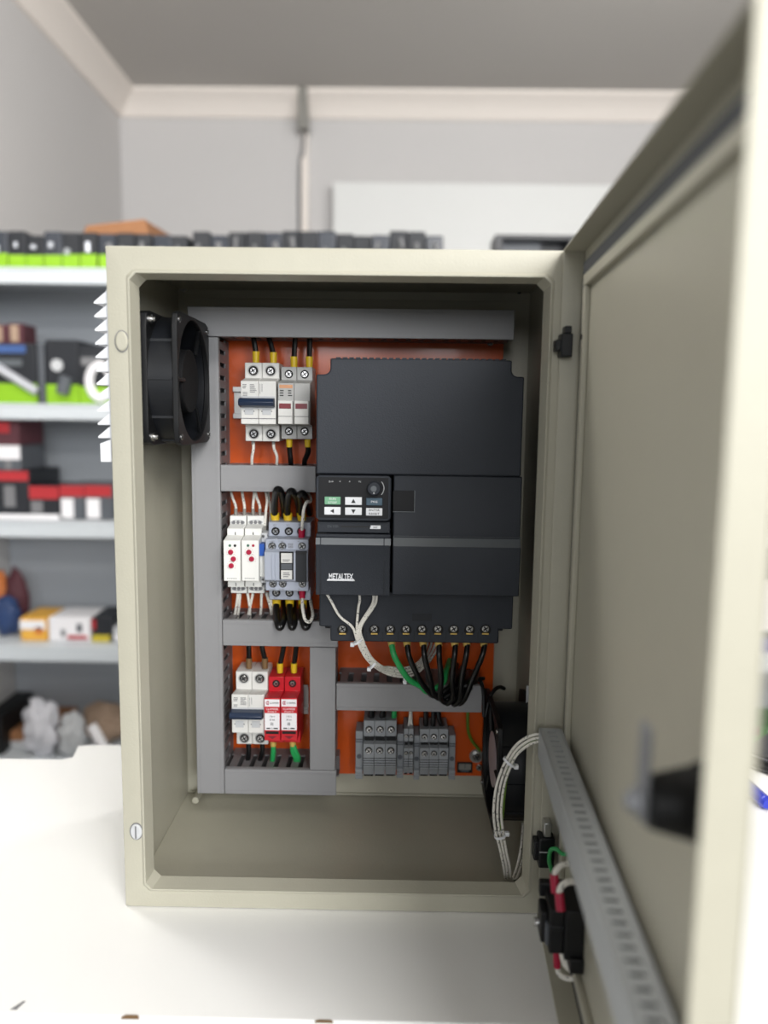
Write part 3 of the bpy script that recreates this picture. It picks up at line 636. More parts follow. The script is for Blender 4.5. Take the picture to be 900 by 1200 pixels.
# ------------------------------------------------------------------ wiring ducts
FINGERS = {}
def finger_mesh(axis):
    if axis not in FINGERS:
        FINGERS[axis] = mesh_of('duct_finger', MB().box(-.0008, .0008, -.017, .017, -.0042, .0042) if axis == 'v' else MB().box(-.0042, .0042, -.017, .017, -.0008, .0008), DUCTDARK, Vector((0, 0, 0)))
    return FINGERS[axis]
DF = .140
def duct(label, X0, X1, Z0, Z1, axis, skip=()):
    t = thing('wiring_duct', label, 'duct', ((X0+X1)/2, PY, Z0))
    e = .0015
    b = MB().box(X0, X1, DF, DF+.002, Z0, Z1)
    if axis == 'v': b.box(X0, X0+.0016, DF+.002, DF+.008, Z0, Z1).box(X1-.0016, X1, DF+.002, DF+.008, Z0, Z1)
    else: b.box(X0, X1, DF+.002, DF+.008, Z0, Z0+.0016).box(X0, X1, DF+.002, DF+.008, Z1-.0016, Z1)
    cv = obj('duct_cover', b, DUCT, t, .0009)
    r = MB()
    if axis == 'v':
        for x in (X0+.0035, X1-.0043): r.box(x, x+.0008, DF-.00035, DF+.0005, Z0+.001, Z1-.001)
    else:
        for z in (Z0+.0035, Z1-.0043): r.box(X0+.001, X1-.001, DF-.00035, DF+.0005, z, z+.0008)
    obj('cover_ridge', r, DUCT, cv)
    if axis == 'v':
        obj('duct_base', MB().box(X0+e, X1-e, PY-.002, PY-.0006, Z0, Z1).box(X0+.0018, X0+.0034, PY-.018, PY-.002, Z0, Z1).box(X1-.0034, X1-.0018, PY-.018, PY-.002, Z0, Z1), DUCTDARK, t)
    else:
        obj('duct_base', MB().box(X0, X1, PY-.002, PY-.0006, Z0+e, Z1-e).box(X0, X1, PY-.018, PY-.002, Z0+.0018, Z0+.0034).box(X0, X1, PY-.018, PY-.002, Z1-.0034, Z1-.0018), DUCTDARK, t)
    L = (Z1-Z0) if axis == 'v' else (X1-X0); n = int(L/.0134)
    for i in range(n):
        s = (i+.5)*L/n
        for side in (0, 1):
            if side in skip: continue
            if axis == 'v': place('duct_finger', finger_mesh('v'), t, (X0+.0026 if side == 0 else X1-.0026, PY-.035, Z0+s))
            else: place('duct_finger', finger_mesh('h'), t, (X0+s, PY-.035, Z0+.0026 if side == 0 else Z1-.0026))
    return t
lx0, lx1 = at(225, 600, DF).x, at(258.3, 600, DF).x
tz0, tz1 = at(400, 396, DF).z, at(400, 361, DF).z
bz0, bz1 = at(300, 931, DF).z, at(300, 902, DF).z
m1z0, m1z1 = at(315, 576.5, DF).z, at(315, 545.5, DF).z
m2z0, m2z1 = at(320, 757.5, DF).z, at(320, 727.5, DF).z
rx0, rx1 = at(363, 830, DF).x, at(393, 830, DF).x
duct('vertical grey slotted duct down the left side of the orange plate', lx0, lx1, bz0, tz0-.0006, 'v')
duct('long horizontal grey slotted duct across the top of the orange plate', lx0-.001, at(603, 378, DF).x, tz0, tz1, 'h')
duct('short horizontal grey duct under the upper circuit breaker', lx1+.0005, at(370, 560, DF).x, m1z0, m1z1, 'h')
duct('horizontal grey duct between the contactor and the red arresters', lx1+.0005, at(396, 742, DF).x, m2z0, m2z1, 'h')
duct('short vertical grey duct right of the red surge arresters', rx0, rx1, bz1+.0005, m2z0-.0005, 'v')
duct('horizontal grey duct along the bottom under the lower breaker', lx1+.0005, at(394, 916, DF).x, bz0, bz1, 'h')
duct('horizontal grey duct below the charcoal drive above the terminal blocks', rx1+.001, at(565, 820, DF).x, at(480, 834, DF).z, at(480, 802.5, DF).z, 'h')

# ------------------------------------------------------------------ DIN rails
def rail(label, x0, x1, zc):
    b = MB(); y0 = PY-.0075
    b.box(x0, x1, PY-.0012, PY-.0002, zc-.0125, zc+.0125)
    for s in (1, -1):
        b.box(x0, x1, y0, PY-.0012, zc+s*.0125-.0006, zc+s*.0125+.0006)
        a, c = sorted((zc+s*.0125, zc+s*.0175)); b.box(x0, x1, y0, y0+.001, a, c)
    r = obj('din_rail', b, ZINC, None, .0003, loc=(0, 0, 0)); tag(r, label, 'rail')
    return r
zr1, zr2, zr3, zr4 = at(280, 472, PY).z, at(300, 656, PY).z, at(357, 817, PY).z, at(475, 882, PY).z
rail('upper zinc DIN rail behind the upper breaker', at(273, 470, PY-.007).x, at(368, 470, PY-.007).x, zr1)
rail('middle zinc DIN rail behind the contactor and relays', at(276, 655, PY-.007).x, at(369, 655, PY-.007).x, zr2)
rail('lower zinc DIN rail behind the red surge arresters', at(279, 817, PY-.007).x, at(361, 817, PY-.007).x, zr3)
rail('bottom zinc DIN rail under the terminal blocks', at(420, 885, PY-.007).x, at(533, 885, PY-.007).x, zr4)

YT, YBf = .158, .134     # terminal face and body face of modular devices
YR = PY-.0082
def module(t, px0, px1, yt, ybt, ybb, yb, m, n=2, yT=YT, yF=YBf, part='pole_housing', slope=.004):
    """n side-by-side poles with the stepped modular profile; returns list of pole (x0,x1) at the face"""
    X0 = at(px0, (ybt+ybb)/2, yF).x; X1 = at(px1, (ybt+ybb)/2, yF).x; xm = (px0+px1)/2
    zt, zb = at(xm, yt, yT).z, at(xm, yb, yT).z; z1, z0 = at(xm, ybt, yF).z, at(xm, ybb, yF).z
    prof = [(YR, zb), (yT, zb), (yT, z0-slope*.4), (yF, z0), (yF, z1), (yT, z1+slope), (yT, zt), (YR, zt)]
    w_ = (X1-X0)/n; out = []
    for i in range(n):
        a, c = X0+i*w_+.00015, X0+(i+1)*w_-.00015
        obj(part, MB().prism(prof, a, c, 'x'), m, t, .0006); out.append((a, c))
    return out, (zt, zb, z1, z0)

# upper circuit breaker
cbk1 = thing('circuit_breaker', 'two pole pale grey circuit breaker with navy toggle in the upper left bay', 'breaker', (at(302, 470, PY).x, PY, at(302, 517, PY).z))
poles, (zt, zb, z1, z0) = module(cbk1, 282, 323.5, 425, 446.5, 497, 517, MCBW)
def breaker_details(t, poles, zs, yt_s, yb_s, ytg0, ytg1, ywin0, ywin1, xm):
    zt, zb, z1, z0 = zs
    for (a, c) in poles:
        xc = (a+c)/2
        for py in (yt_s, yb_s):
            z = at(xm, py, YT).z; well((xc, YT, z), .0042, t); screw((xc, YT-.0004, z), .0036, t)
        zz1, zz0 = at(xm, ywin0, YBf).z, at(xm, ywin1, YBf).z
        obj('indicator_window', MB().box(xc-.005, xc+.004, YBf-.0006, YBf+.001, zz0, zz1), PALEGREY, t, .0003)
        obj('window_notch', MB().box(xc-.006, xc+.005, YBf-.0004, YBf+.001, (zz0+zz1)/2-.0006, (zz0+zz1)/2+.0006), GREYINK, t)
    a, c = poles[0]; zA, zB = at(xm, ytg0, YBf-.01).z, at(xm, ytg1, YBf-.01).z
    x0, x1 = poles[0][0], poles[-1][1]
    obj('toggle_lever', MB().prism([(YBf+.001, zB-.002), (YBf-.010, zB), (YBf-.012, (zA+zB)/2), (YBf-.009, zA), (YBf+.001, zA+.001)], x0-.0008, x1-.001, 'x'), NAVY, t, .0006)
    obj('toggle_slot', MB().box(x0+.001, x1-.001, YBf-.0005, YBf+.001, zB-.003, zA+.0025), PALEGREY, t)
    pr = MB(); zz = z1-.003
    print_lines(pr, a+.002, a+.007, zz-.005, zz, 3, YBf, 0, .5); print_lines(pr, a+.0095, a+.0165, zz-.009, zz, 6, YBf)
    print_lines(pr, a+.002, a+.007, zz-.013, zz-.008, 3, YBf)
    pr.box(poles[1][0]+.0015, poles[1][0]+.0019, YBf-.00015, YBf+.0004, zz-.010, zz); pr.box(poles[1][0]+.0035, poles[1][0]+.004, YBf-.00015, YBf+.0004, zz-.008, zz)
    obj('printed_rating', pr, GREYINK, t)
breaker_details(cbk1, poles, (zt, zb, z1, z0), 434.5, 508.5, 467, 475.5, 478, 486, 303)
obj('body_groove', MB().box(poles[0][0], poles[1][1], YBf-.0003, YBf+.0006, at(303, 490.5, YBf).z-.0004, at(303, 490.5, YBf).z+.0004), GREYINK, cbk1)

# fuse holder
fh = thing('fuse_holder', 'two pole light grey fuse holder with maroon windows right of the upper breaker', 'fuse holder', (at(345, 470, PY).x, PY, at(345, 515, PY).z))
poles, (zt, zb, z1, z0) = module(fh, 325.5, 363.5, 430, 449, 497.5, 514.5, MCBG)
for i, (a, c) in enumerate(poles):
    xc = (a+c)/2
    for py in (438.5, 505.5):
        z = at(345, py, YT).z; well((xc, YT, z), .0038, fh); screw((xc, YT-.0004, z), .0034, fh)
    za, zb_ = at(345, 469.5, YBf).z, at(345, 497, YBf).z
    dr_ = obj('fuse_drawer', MB().box(a+.0008, c-.0008, YBf-.006, YBf+.001, zb_, za), MCBW, fh, .0007)
    obj('fuse_window', MB().box(a+.0022, c-.0022, YBf-.0066, YBf-.0055, at(345, 479, YBf).z, at(345, 473, YBf).z), MAROON, dr_)
    obj('drawer_groove', MB().box(a+.001, c-.001, YBf-.0063, YBf-.0055, at(345, 488, YBf).z-.0003, at(345, 488, YBf).z+.0003), GREYINK, dr_)
    if i == 0:
        obj('printed_band', MB().box(a+.0015, c-.0012, YBf-.0002, YBf+.0005, at(345, 455, YBf).z, at(345, 451, YBf).z), OCHRE, fh)
        pr = MB(); print_lines(pr, a+.002, a+.0075, at(345, 465, YBf).z, at(345, 456.5, YBf).z, 3, YBf, 0, .45); print_lines(pr, a+.0105, a+.0155, at(345, 465, YBf).z, at(345, 456.5, YBf).z, 3, YBf, 0, .45)
        obj('printed_rating', pr, INK, fh)

# lower circuit breaker
cbk2 = thing('circuit_breaker', 'two pole white circuit breaker with navy toggle in the lower left bay', 'breaker', (at(292, 830, PY).x, PY, at(292, 872, PY).z))
poles, zs = module(cbk2, 271.5, 310, 787, 814, 859, 872, MCBW, slope=-.0028)
breaker_details(cbk2, poles, zs, 795, 865, 836, 843.5, 845, 852.5, 292)
# surge arresters
for i, (pa_, pb_, which) in enumerate(((309.5, 328.5, 'left'), (329, 348.5, 'right'))):
    t = thing('surge_arrester', 'red surge arrester with white label, %s one of the two beside the lower breaker' % which, 'surge arrester', (at((pa_+pb_)/2, 830, PY).x, PY, at(330, 869, PY).z))
    yF = .128
    poles, (zt, zb, z1, z0) = module(t, pa_, pb_, 793, 818, 868, 870, RED, 1, YT, yF, 'arrester_base', -.0035)
    a, c = poles[0]; xm = (pa_+pb_)/2; xc = (a+c)/2
    z = at(xm+4, 801, YT).z; obj('screw_well', MB().cyl((xc, YT+.002, z), (xc, YT-.0004, z), .0042), HOLE, t); screw((xc, YT-.0004, z), .0026, t)
    zl1, zl0 = at(xm, 819.5, yF).z, at(xm, 855.5, yF).z
    lb = obj('front_label', MB().box(a+.0006, c-.0006, yF-.0004, yF+.0004, zl0, zl1), PAPER, t)
    Y = yF-.0006
    zr_1, zr_0 = at(xm, 828, yF).z, at(xm, 835.5, yF).z
    obj('red_band', MB().box(a+.0005, c-.0005, yF-.0007, yF, zr_0, zr_1), RED, lb)
    text('brand_text', 'CLAMPER', (xc+.0022, Y, at(xm, 823.6, yF).z), .0017, INK, lb, .0098)
    e = MB(); lx = a+.003
    zc = at(xm, 823.6, yF).z
    e.tube([(lx+.0012+.0018*cos(q), Y, zc+.0018*sin(q)) for q in [radians(60+k*30) for k in range(9)]], .0004, 5, 1); e.tube([(lx+.0018+.0009*cos(q), Y, zc+.0009*sin(q)) for q in [radians(60+k*40) for k in range(7)]], .0003, 5, 1)
    obj('logo_mark', e, CRIMSON, lb)
    text('model_text', 'CLAMPER', (xc, yF-.0009, at(xm, 830.6, yF).z), .0021, PAPER, lb, .0132)
    text('model_text', 'Front V', (xc, yF-.0009, at(xm, 833.6, yF).z), .0019, PAPER, lb, .0092)
    text('rating_text', '175 V', (xc, Y, at(xm, 839.5, yF).z), .0016, INK, lb, .0056)
    text('rating_text', '30 kA', (xc, Y, at(xm, 843.3, yF).z), .0016, INK, lb, .0058)
    pr = MB(); zc = at(xm, 848.3, yF).z
    for k in range(3): pr.box(xc-.0017+.0011*k, xc-.0011+.0011*k, yF-.0006, yF, zc-.0017, zc+.0017)
    obj('schematic_mark', pr, GREYINK, lb)
    pr = MB(); zc = at(xm, 853.4, yF).z
    for k, (q0, q1) in enumerate(((-.0062, -.002), (-.0006, .0002), (.0014, .0062))): pr.box(xc+q0, xc+q1, yF-.0006, yF, zc-.0006, zc+.0006)
    obj('printed_line', pr, INK, lb)
    obj('lower_slot', MB().box(a+.0015, c-.0015, yF-.0004, yF+.001, at(xm, 860, yF).z, at(xm, 857, yF).z), HOLE, t)
    obj('lower_grip', MB().prism([(xc-.005, at(xm, 862.6, yF).z), (xc+.005, at(xm, 862.6, yF).z), (xc, at(xm, 866, yF).z)], yF-.0004, yF+.001, 'y'), MAROON, t)

# time relays
for i, (f0, f1, t0, t1, which) in enumerate(((262, 282, 268.5, 288, 'left'), (283, 303.5, 289, 308.5, 'right'))):
    xm = (f0+f1)/2; yF, yS, yT_ = .124, .143, .158
    t = thing('time_relay', 'white time relay with %s crimson dials, %s one of the pair' % ('three' if i == 0 else 'two', which), 'relay', (at(xm, 655, PY).x, PY, at(xm, 695, PY).z))
    X0, X1 = at(f0, 656, yF).x, at(f1-.3, 656, yF).x
    zT1, zT0 = at(xm, 604.5, yT_).z, at(xm, 695, yT_).z; zS1, zS0 = at(xm, 619.5, yS).z, at(xm, 688, yS).z; zF1, zF0 = at(xm, 633.5, yF).z, at(xm, 681, yF).z
    obj('relay_housing', MB().prism([(YR, zT0), (yT_, zT0), (yT_, zS0-.0005), (yS, zS0), (yS, zF0-.0005), (yF, zF0), (yF, zF1), (yS, zF1+.003), (yS, zS1), (yT_, zS1+.003), (yT_, zT1), (YR, zT1)], X0, X1, 'x'), RELAYW, t, .0006)
    xc = (X0+X1)/2
    for py in (612, 689.5):
        z = at(xm, py, yT_).z; b = MB()
        for k in range(3): b.cyl((xc-.0045+.0045*k, yT_+.001, z), (xc-.0045+.0045*k, yT_-.0006, z), .0019, n=12)
        obj('terminal_screw', b, GREYINK, t)
        n = 20; obj('terminal_rim', MB().ring([(xc+.0075*cos(2*pi*k/n), z+.0026*sin(2*pi*k/n)) for k in range(n)], [(xc+.0069*cos(2*pi*k/n), z+.0021*sin(2*pi*k/n)) for k in range(n)], yT_-.0006, yT_+.0005, 'y'), TERMG, t)
    obj('slot_mark', MB().box(xc-.0005, xc+.0005, yS-.0003, yS+.001, at(xm, 629, yS).z, at(xm, 623.5, yS).z), INK, t)
    obj('slot_mark', MB().box(xc-.0004, xc+.0004, yS-.0003, yS+.001, at(xm, 686.5, yS).z, at(xm, 683, yS).z), INK, t)
    zl = at(xm, 639.3, yF).z
    obj('indicator_lamp', MB().cyl((xc-.002, yF+.001, zl), (xc-.002, yF-.0006, zl), .0014, n=16), LEDG, t, label='green indicator lamp')
    obj('indicator_lamp', MB().cyl((xc+.0034, yF+.001, zl), (xc+.0034, yF-.0006, zl), .0014, n=16), INK if i == 0 else CRIMSON, t, label='dark indicator lamp' if i == 0 else 'red indicator lamp')
    dials = ((-.0012, 647), (.0016, 655), (-.0008, 663)) if i == 0 else ((-.0012, 647), (.0016, 655))
    for dx, py in dials:
        z = at(xm, py, yF).z
        obj('adjust_dial', MB().cyl((xc+dx, yF+.001, z), (xc+dx, yF-.0018, z), .0029, .0026, 20), CRIMSON, t, .0003)
        pr = MB()
        for k in range(9):
            a = radians(-30+30*k); pr.box(xc+dx+.0044*cos(a)-.0003, xc+dx+.0044*cos(a)+.0003, yF-.0002, yF+.0004, z+.0044*sin(a)-.0002, z+.0044*sin(a)+.0002)
        obj('dial_scale', pr, CRIMSON, t)
    pr = MB(); z = at(xm, 677.8, yF).z
    for k in range(5): pr.box(xc-.0055+.0022*k, xc-.0042+.0022*k, yF-.0002, yF+.0004, z-.0004, z+.0004)
    obj('printed_line', pr, GREYINK, t)
# slim interface relay
t = thing('interface_relay', 'slim relay with blue clip between the white time relays and the contactor', 'relay', (at(307, 655, PY).x, PY, at(307, 700, PY).z))
yF = .132; X0, X1 = at(304.3, 655, yF).x, at(310.6, 655, yF).x
obj('relay_socket', MB().box(X0, X1, .158, YR, at(307, 690, .158).z, at(307, 622, .158).z), TERMG, t, .0006)
obj('clip', MB().box(X0, X1, yF-.003, .158, at(307, 651, yF).z, at(307, 637, yF).z), BLUE, t, .0005)
obj('relay_body', MB().box(X0+.0004, X1-.0002, yF, .158, at(307, 676, yF).z, at(307, 651.3, yF).z), RELAYW, t, .0005)
obj('terminal_head', MB().box(X0, X1+.001, yF+.004, .158, at(307, 684, yF).z, at(307, 676.5, yF).z).box(X0+.001, X1+.0015, yF+.006, .158, at(307, 636.5, yF).z, at(307, 625.5, yF).z), PALEGREY, t, .0005)
for py in (629.5, 680): screw(((X0+X1)/2, yF+.0045 if py > 650 else yF+.0055, at(307, py, yF).z), .0018, t)

# contactor
ct = thing('contactor', 'blue grey three pole contactor with black cables looping at both ends', 'contactor', (at(338, 655, PY).x, PY, at(338, 705, PY).z))
yF, yM, yT_ = .1165, .1235, .146
def R4(x0, y0, x1, y1, Y): return rect(x0, y0, x1, y1, Y)
X0, X1, Z0, Z1 = R4(315, 612, 364, 703, yT_)
obj('terminal_housing', MB().box(X0, X1, yT_, YR, Z0, Z1), CONTG, ct, .0008)
X0, X1, Z0, Z1 = R4(311, 632, 361.5, 692.5, yM)
b = MB(); x0f, x1f, z0f, z1f = R4(312, 646, 361, 682, yF)
b.prism([(yT_, Z0), (yM, Z0), (yM, z0f-.001), (yF, z0f+.0015), (yF, z1f-.0015), (yM, z1f+.001), (yM, Z1), (yT_, Z1)], X0, X1, 'x')
obj('coil_housing', b, CONTG, ct, .0008)
for px in (318.5, 322.5): 
    q = [at(px, y, yF).z for y in (648, 681)]; xx = at(px, 664, yF).x
    obj('moulded_rib', MB().box(xx-.0004, xx+.0004, yF-.0008, yF+.001, q[1], q[0]), CONTG, ct, .0003)
x0, x1, z0, z1 = R4(327.5, 646.5, 344, 679, yF); 
obj('window_frame', MB().box(x0, x1, yF-.0006, yF+.001, z0, z1), BLACK, ct)
for (ya, yb_, m) in ((648, 659.5, MCBW), (660.3, 667.3, TERMD), (668, 678.5, MCBW)):
    a_, c_, d_, e_ = R4(329.5, ya, 342.5, yb_, yF); obj('window_tile', MB().box(a_, c_, yF-.0016, yF, d_, e_), m, ct, .0003)
pr = MB(); a_, c_, d_, e_ = R4(331.5, 655, 341, 658, yF); print_lines(pr, a_, c_, d_, e_, 2, yF-.0016); a_, c_, d_, e_ = R4(332, 670, 340, 676.5, yF); print_lines(pr, a_, c_, d_, e_, 3, yF-.0016)
obj('tile_print', pr, GREYINK, ct)
x0, x1, z0, z1 = R4(346.5, 645.5, 359.5, 682, yF); obj('dark_label', MB().box(x0, x1, yF-.001, yF+.001, z0, z1), NAVY if False else DARKCARD, ct, .0004)
a_, c_, d_, e_ = R4(347, 646.5, 359, 650, yF); obj('dark_label_band', MB().box(a_, c_, yF-.0014, yF, d_, e_), INK, ct)
for px, py in ((319, 640), (331, 640), (354, 640), (320, 684), (331.5, 684), (354.5, 684)):
    p = at(px, py, yM); obj('screw_well', MB().cyl((p.x, yM+.002, p.z), (p.x, yM-.0004, p.z), .0042), TERMD, ct); screw((p.x, yM-.0004, p.z), .0034, ct)
a_, c_, d_, e_ = R4(337.5, 636.5, 343.5, 642.5, yM); pr = MB(); print_lines(pr, a_, c_, d_, e_, 4, yM, ragged=False); obj('printed_mark', pr, GREYINK, ct)
for i, (px, s1, s2) in enumerate(((323, '1L1', '2T1'), (338.5, '3L2', '4T2'), (353, '5L3', '6T3'))):
    p = at(px, 622.5, yT_); obj('screw_well', MB().cyl((p.x, yT_+.002, p.z), (p.x, yT_-.0004, p.z), .0045), HOLE, ct); screw((p.x, yT_-.0004, p.z), .003, ct)
    text('terminal_text', s1, (p.x-.001, yT_-.0002, at(px, 615.3, yT_).z), .0018, GREYINK, ct)
    p = at(px+.8, 694.5, yT_); obj('screw_well', MB().cyl((p.x, yT_+.002, p.z), (p.x, yT_-.0004, p.z), .0045), HOLE, ct); screw((p.x, yT_-.0004, p.z), .003, ct)
    text('terminal_text', s2, (p.x-.001, yT_-.0002, at(px, 700.5, yT_).z), .0018, GREYINK, ct)
for px, py, s in ((318.5, 634.4, '13 NO'), (329, 634.4, '21 NC'), (350, 634.4, 'A1'), (319.5, 690.6, '14 NO'), (330, 690.6, '22 NC'), (350.5, 690.6, 'A2')):
    text('terminal_text', s, at(px, py, yM)-Vector((0, .0002, 0)), .0014, GREYINK, ct)

# ------------------------------------------------------------------ variable speed drive
yV = .055
vd = thing('frequency_drive', 'large charcoal frequency drive with keypad filling the right of the orange plate', 'drive', (at(490, 600, PY).x, PY, at(490, 755, .09).z))
def P2(px, py, Y): q = at(px, py, Y); return (q.x, q.z)
vx0, vx1 = at(370.5, 500, yV).x, at(612.5, 500, yV).x
zt, zs, zk = at(490, 421, yV).z, at(490, 440, yV).z, at(490, 557.5, yV).z
nx0, nx1 = at(387, 430, yV).x, at(600, 430, yV).x
def arc(cx, cz, r, a0, a1, n=6): return [(cx+r*cos(radians(a0+(a1-a0)*i/n)), cz+r*sin(radians(a0+(a1-a0)*i/n))) for i in range(n+1)]
rr = .006
top = [(vx0, zk+.0004), (vx1, zk+.0004), (vx1, zs)]+[(nx1+rr, zs)]+arc(nx1+rr, zs+rr, rr, 270, 180)[1:]+[(nx1, zt), (nx0, zt)]+arc(nx0-rr, zs+rr, rr, 0, -90)+[(vx0, zs)]
obj('upper_cover', MB().prism(top, yV, .11, 'y'), VFD, vd, .0015)
n = 26
b = MB()
for i in range(n):
    x = nx0+.004+(nx1-nx0-.008)*(i+.5)/n; b.box(x-.0021, x+.0021, yV+.004, .108, zt-.0005, zt+.0014)
obj('vent_tooth', b, VFDD, vd)['kind'] = 'stuff'
obj('heatsink_body', MB().box(vx0+.004, vx1-.004, .11, PY-.0005, at(490, 735, .12).z, zt-.012), VFDD, vd, .001)
# lower right cover with bent profile
lx, rx = at(459.5, 630, yV).x, at(610, 630, yV).x
zb_ = at(490, 697, yV).z; zA, zB = at(530, 627, yV).z, at(530, 641, yV).z
prof = [(.1, zk), (yV+.0016, zk), (yV+.0016, zA+.001), (yV-.0005, zA-.002), (yV-.0045, zB+.001), (yV-.005, zB-.001), (yV-.002, zb_), (.1, zb_)]
rcov = obj('lower_right_cover', MB().prism(prof, lx+.0008, rx, 'x'), VFD, vd, .0012)
obj('smooth_highlight_band', MB().prism([(yV-.0002, zA-.0015), (yV-.0049, zB+.0008), (yV-.0044, zB+.0008), (yV+.0003, zA-.0015)], lx+.0012, rx-.0005, 'x'), DRIVESTRIP, rcov)  # smooth strip on the bend, its highlight painted in as paler grey
a_, c_, d_, e_ = rect(460.5, 575, 485.5, 599.5, yV)
obj('finger_recess', MB().box(a_, c_, yV+.001, yV+.0035, d_, e_), POCKET, rcov, .0004)
obj('recess_rim', MB().box(a_, c_+.0008, yV+.0008, yV+.003, d_-.0007, d_).box(c_, c_+.0007, yV+.0008, yV+.003, d_, e_), VFDL, rcov)
b = MB(); n = 24
for i in range(n):
    x = lx+.004+(rx-lx-.008)*(i+.5)/n; b.box(x-.0022, x+.0022, yV+.003, .098, zb_-.0012, zb_+.0003)
obj('vent_tooth', b, VFDD, vd)['kind'] = 'stuff'
# keypad and lower left cover
kx0, kx1 = at(370.5, 590, yV).x, at(458.2, 590, yV).x
kz1, kz0 = zk, at(414, 610, yV).z
n8 = [(kx0+.003, kz0), (kx1-.003, kz0), (kx1, kz0+.003), (kx1, kz1-.003), (kx1-.003, kz1-.0005), (kx0+.003, kz1-.0005), (kx0, kz1-.003), (kx0, kz0+.003)]
kp = obj('keypad', MB().prism(n8, yV-.004, .1, 'y'), VFD, vd, .0012)
a_, c_, d_, e_ = rect(373.5, 559.5, 455, 607, yV-.004); yK = yV-.004
obj('keypad_face', MB().box(a_, c_, yK-.0006, yK, d_, e_), POCKET, kp, .0004)
def key(x0, y0, x1, y1, m, sym=None, txt=None):
    a_, c_, d_, e_ = rect(x0, y0, x1, y1, yK)
    k = obj('key', MB().box(a_, c_, yK-.0018, yK, d_, e_), m, kp, .0004)
    xc, zc = (a_+c_)/2, (d_+e_)/2; q = .0021
    if sym:
        tri = {'up': [(-q, -q*.8), (q, -q*.8), (0, q)], 'down': [(-q, q*.8), (q, q*.8), (0, -q)], 'left': [(q*.7, q), (q*.7, -q), (-q, 0)]}[sym]
        obj('key_symbol', MB().prism([(xc+x, zc+z) for x, z in tri], yK-.0021, yK-.0015, 'y'), INK, k)
    if txt:
        for j, s in enumerate(txt): text('key_text', s, (xc, yK-.0019, zc+((.0017-.0034*j) if len(txt) > 1 else 0)), .0019, txt_col, k, min(.0102, .0020*len(s)))
txt_col = PAPER
key(380.5, 582, 399.2, 591, KEYG, None, ('RUN', 'STOP')); key(404.5, 582.5, 424, 591.5, WHITE, 'up'); key(429.3, 583.5, 448, 592, KEYB, None, ('PRG',))
txt_col = INK
key(380.2, 594, 399.2, 603, WHITE, 'left'); key(404.5, 594.5, 424, 603.3, WHITE, 'down'); key(429, 595.3, 448, 604, WHITE, None, ('ENTER', 'RESET'))
for px, s in ((388, 'RUN'), (398.5, 'V'), (409.7, 'A'), (421.8, 'Hz')): text('indicator_text', s, at(px, 564.2, yK)-Vector((0, .0008, 0)), .0014, PALEGREY, kp)
p = at(438.5, 572, yK); kn = obj('speed_knob', MB().cyl((p.x, yK, p.z), (p.x, yK-.008, p.z), .0068, .0060, 28), VFD, kp, .0008)
obj('knob_dimple', MB().cyl((p.x-.0003, yK-.0083, p.z), (p.x-.0003, yK-.0078, p.z), .0028, n=18), VFDL, kn); obj('knob_pointer', MB().cyl((p.x, yK-.0083, p.z-.004), (p.x, yK-.0078, p.z-.004), .0007, n=10), PALEGREY, kn)
obj('dial_arc', MB().tube([(p.x+.0092*cos(q), yK-.0008, p.z+.0092*sin(q)) for q in [radians(-42+k*12) for k in range(8)]], .0004, 5, 1), PALEGREY, kp)
# label strip under the keypad
a_, c_, d_, e_ = rect(372, 611.5, 457, 624.5, yV)
ls = obj('label_strip', MB().box(a_, c_, yV, .1, d_, e_), VFD, vd, .0008)
text('strip_text', 'DX VSD', at(390, 616.8, yV)-Vector((0, .0003, 0)), .0022, VFDL, ls, .010)
q = rect(399, 616.3, 435, 618, yV); obj('strip_line', MB().box(q[0], q[1], yV-.0002, yV+.001, q[2], q[3]), INK, ls)
q = rect(433.5, 615.8, 446, 619.8, yV); obj('strip_tag', MB().prism([(q[0], q[2]), (q[1], q[2]), (q[1], q[3]), (q[0]+.001, q[3])], yV-.0004, yV+.001, 'y'), WHITE, ls); text('tag_text', '2HP', ((q[0]+q[1])/2, yV-.0006, (q[2]+q[3])/2), .0016, INK, ls)
q = rect(372, 624.6, 383, 625.5, yV); obj('shadow_gap', MB().box(q[0], q[1], yV+.0, yV+.001, q[2], q[3]), HOLE, ls)
# lower left cover
zA2, zB2 = at(414, 629.5, yV).z, at(414, 637.5, yV).z; zlt = at(414, 626, yV).z; zlb = at(414, 697, yV).z
prof = [(.1, zlt), (yV, zlt), (yV-.0002, zA2), (yV-.0038, zA2-.0006), (yV-.0058, zB2), (yV-.005, zB2-.0015), (yV-.003, zlb), (.1, zlb)]
lc = obj('lower_left_cover', MB().prism(prof, kx0, kx1, 'x'), VFD, vd, .0008)
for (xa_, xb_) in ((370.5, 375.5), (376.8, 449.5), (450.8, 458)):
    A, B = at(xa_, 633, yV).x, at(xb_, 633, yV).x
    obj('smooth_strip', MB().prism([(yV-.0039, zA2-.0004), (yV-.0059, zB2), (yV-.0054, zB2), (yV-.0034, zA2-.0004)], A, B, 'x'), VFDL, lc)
for px in (376.2, 450.2): 
    xx = at(px, 660, yV).x; obj('cover_groove', MB().box(xx-.0003, xx+.0003, yV-.0045, yV-.002, zlb+.001, zB2-.004), VFDD, lc)
# METALTEX lettering with underline
tc_ = at(399.5, 675.5, yV-.0045); yL = yV-.0050
text('brand_text', 'METALTEX', (tc_.x, yL, at(400, 674.4, yV).z), .0060, WHITE, lc, .0232, bold=.022)
q = rect(384.5, 677.4, 415, 679.4, yV); obj('brand_underline', MB().prism([(q[0]-.0008, q[2]), (q[1]+.0008, q[2]), (q[1], q[3]), (q[0], q[3])], yL-.0002, yL+.0025, 'y'), WHITE, lc)
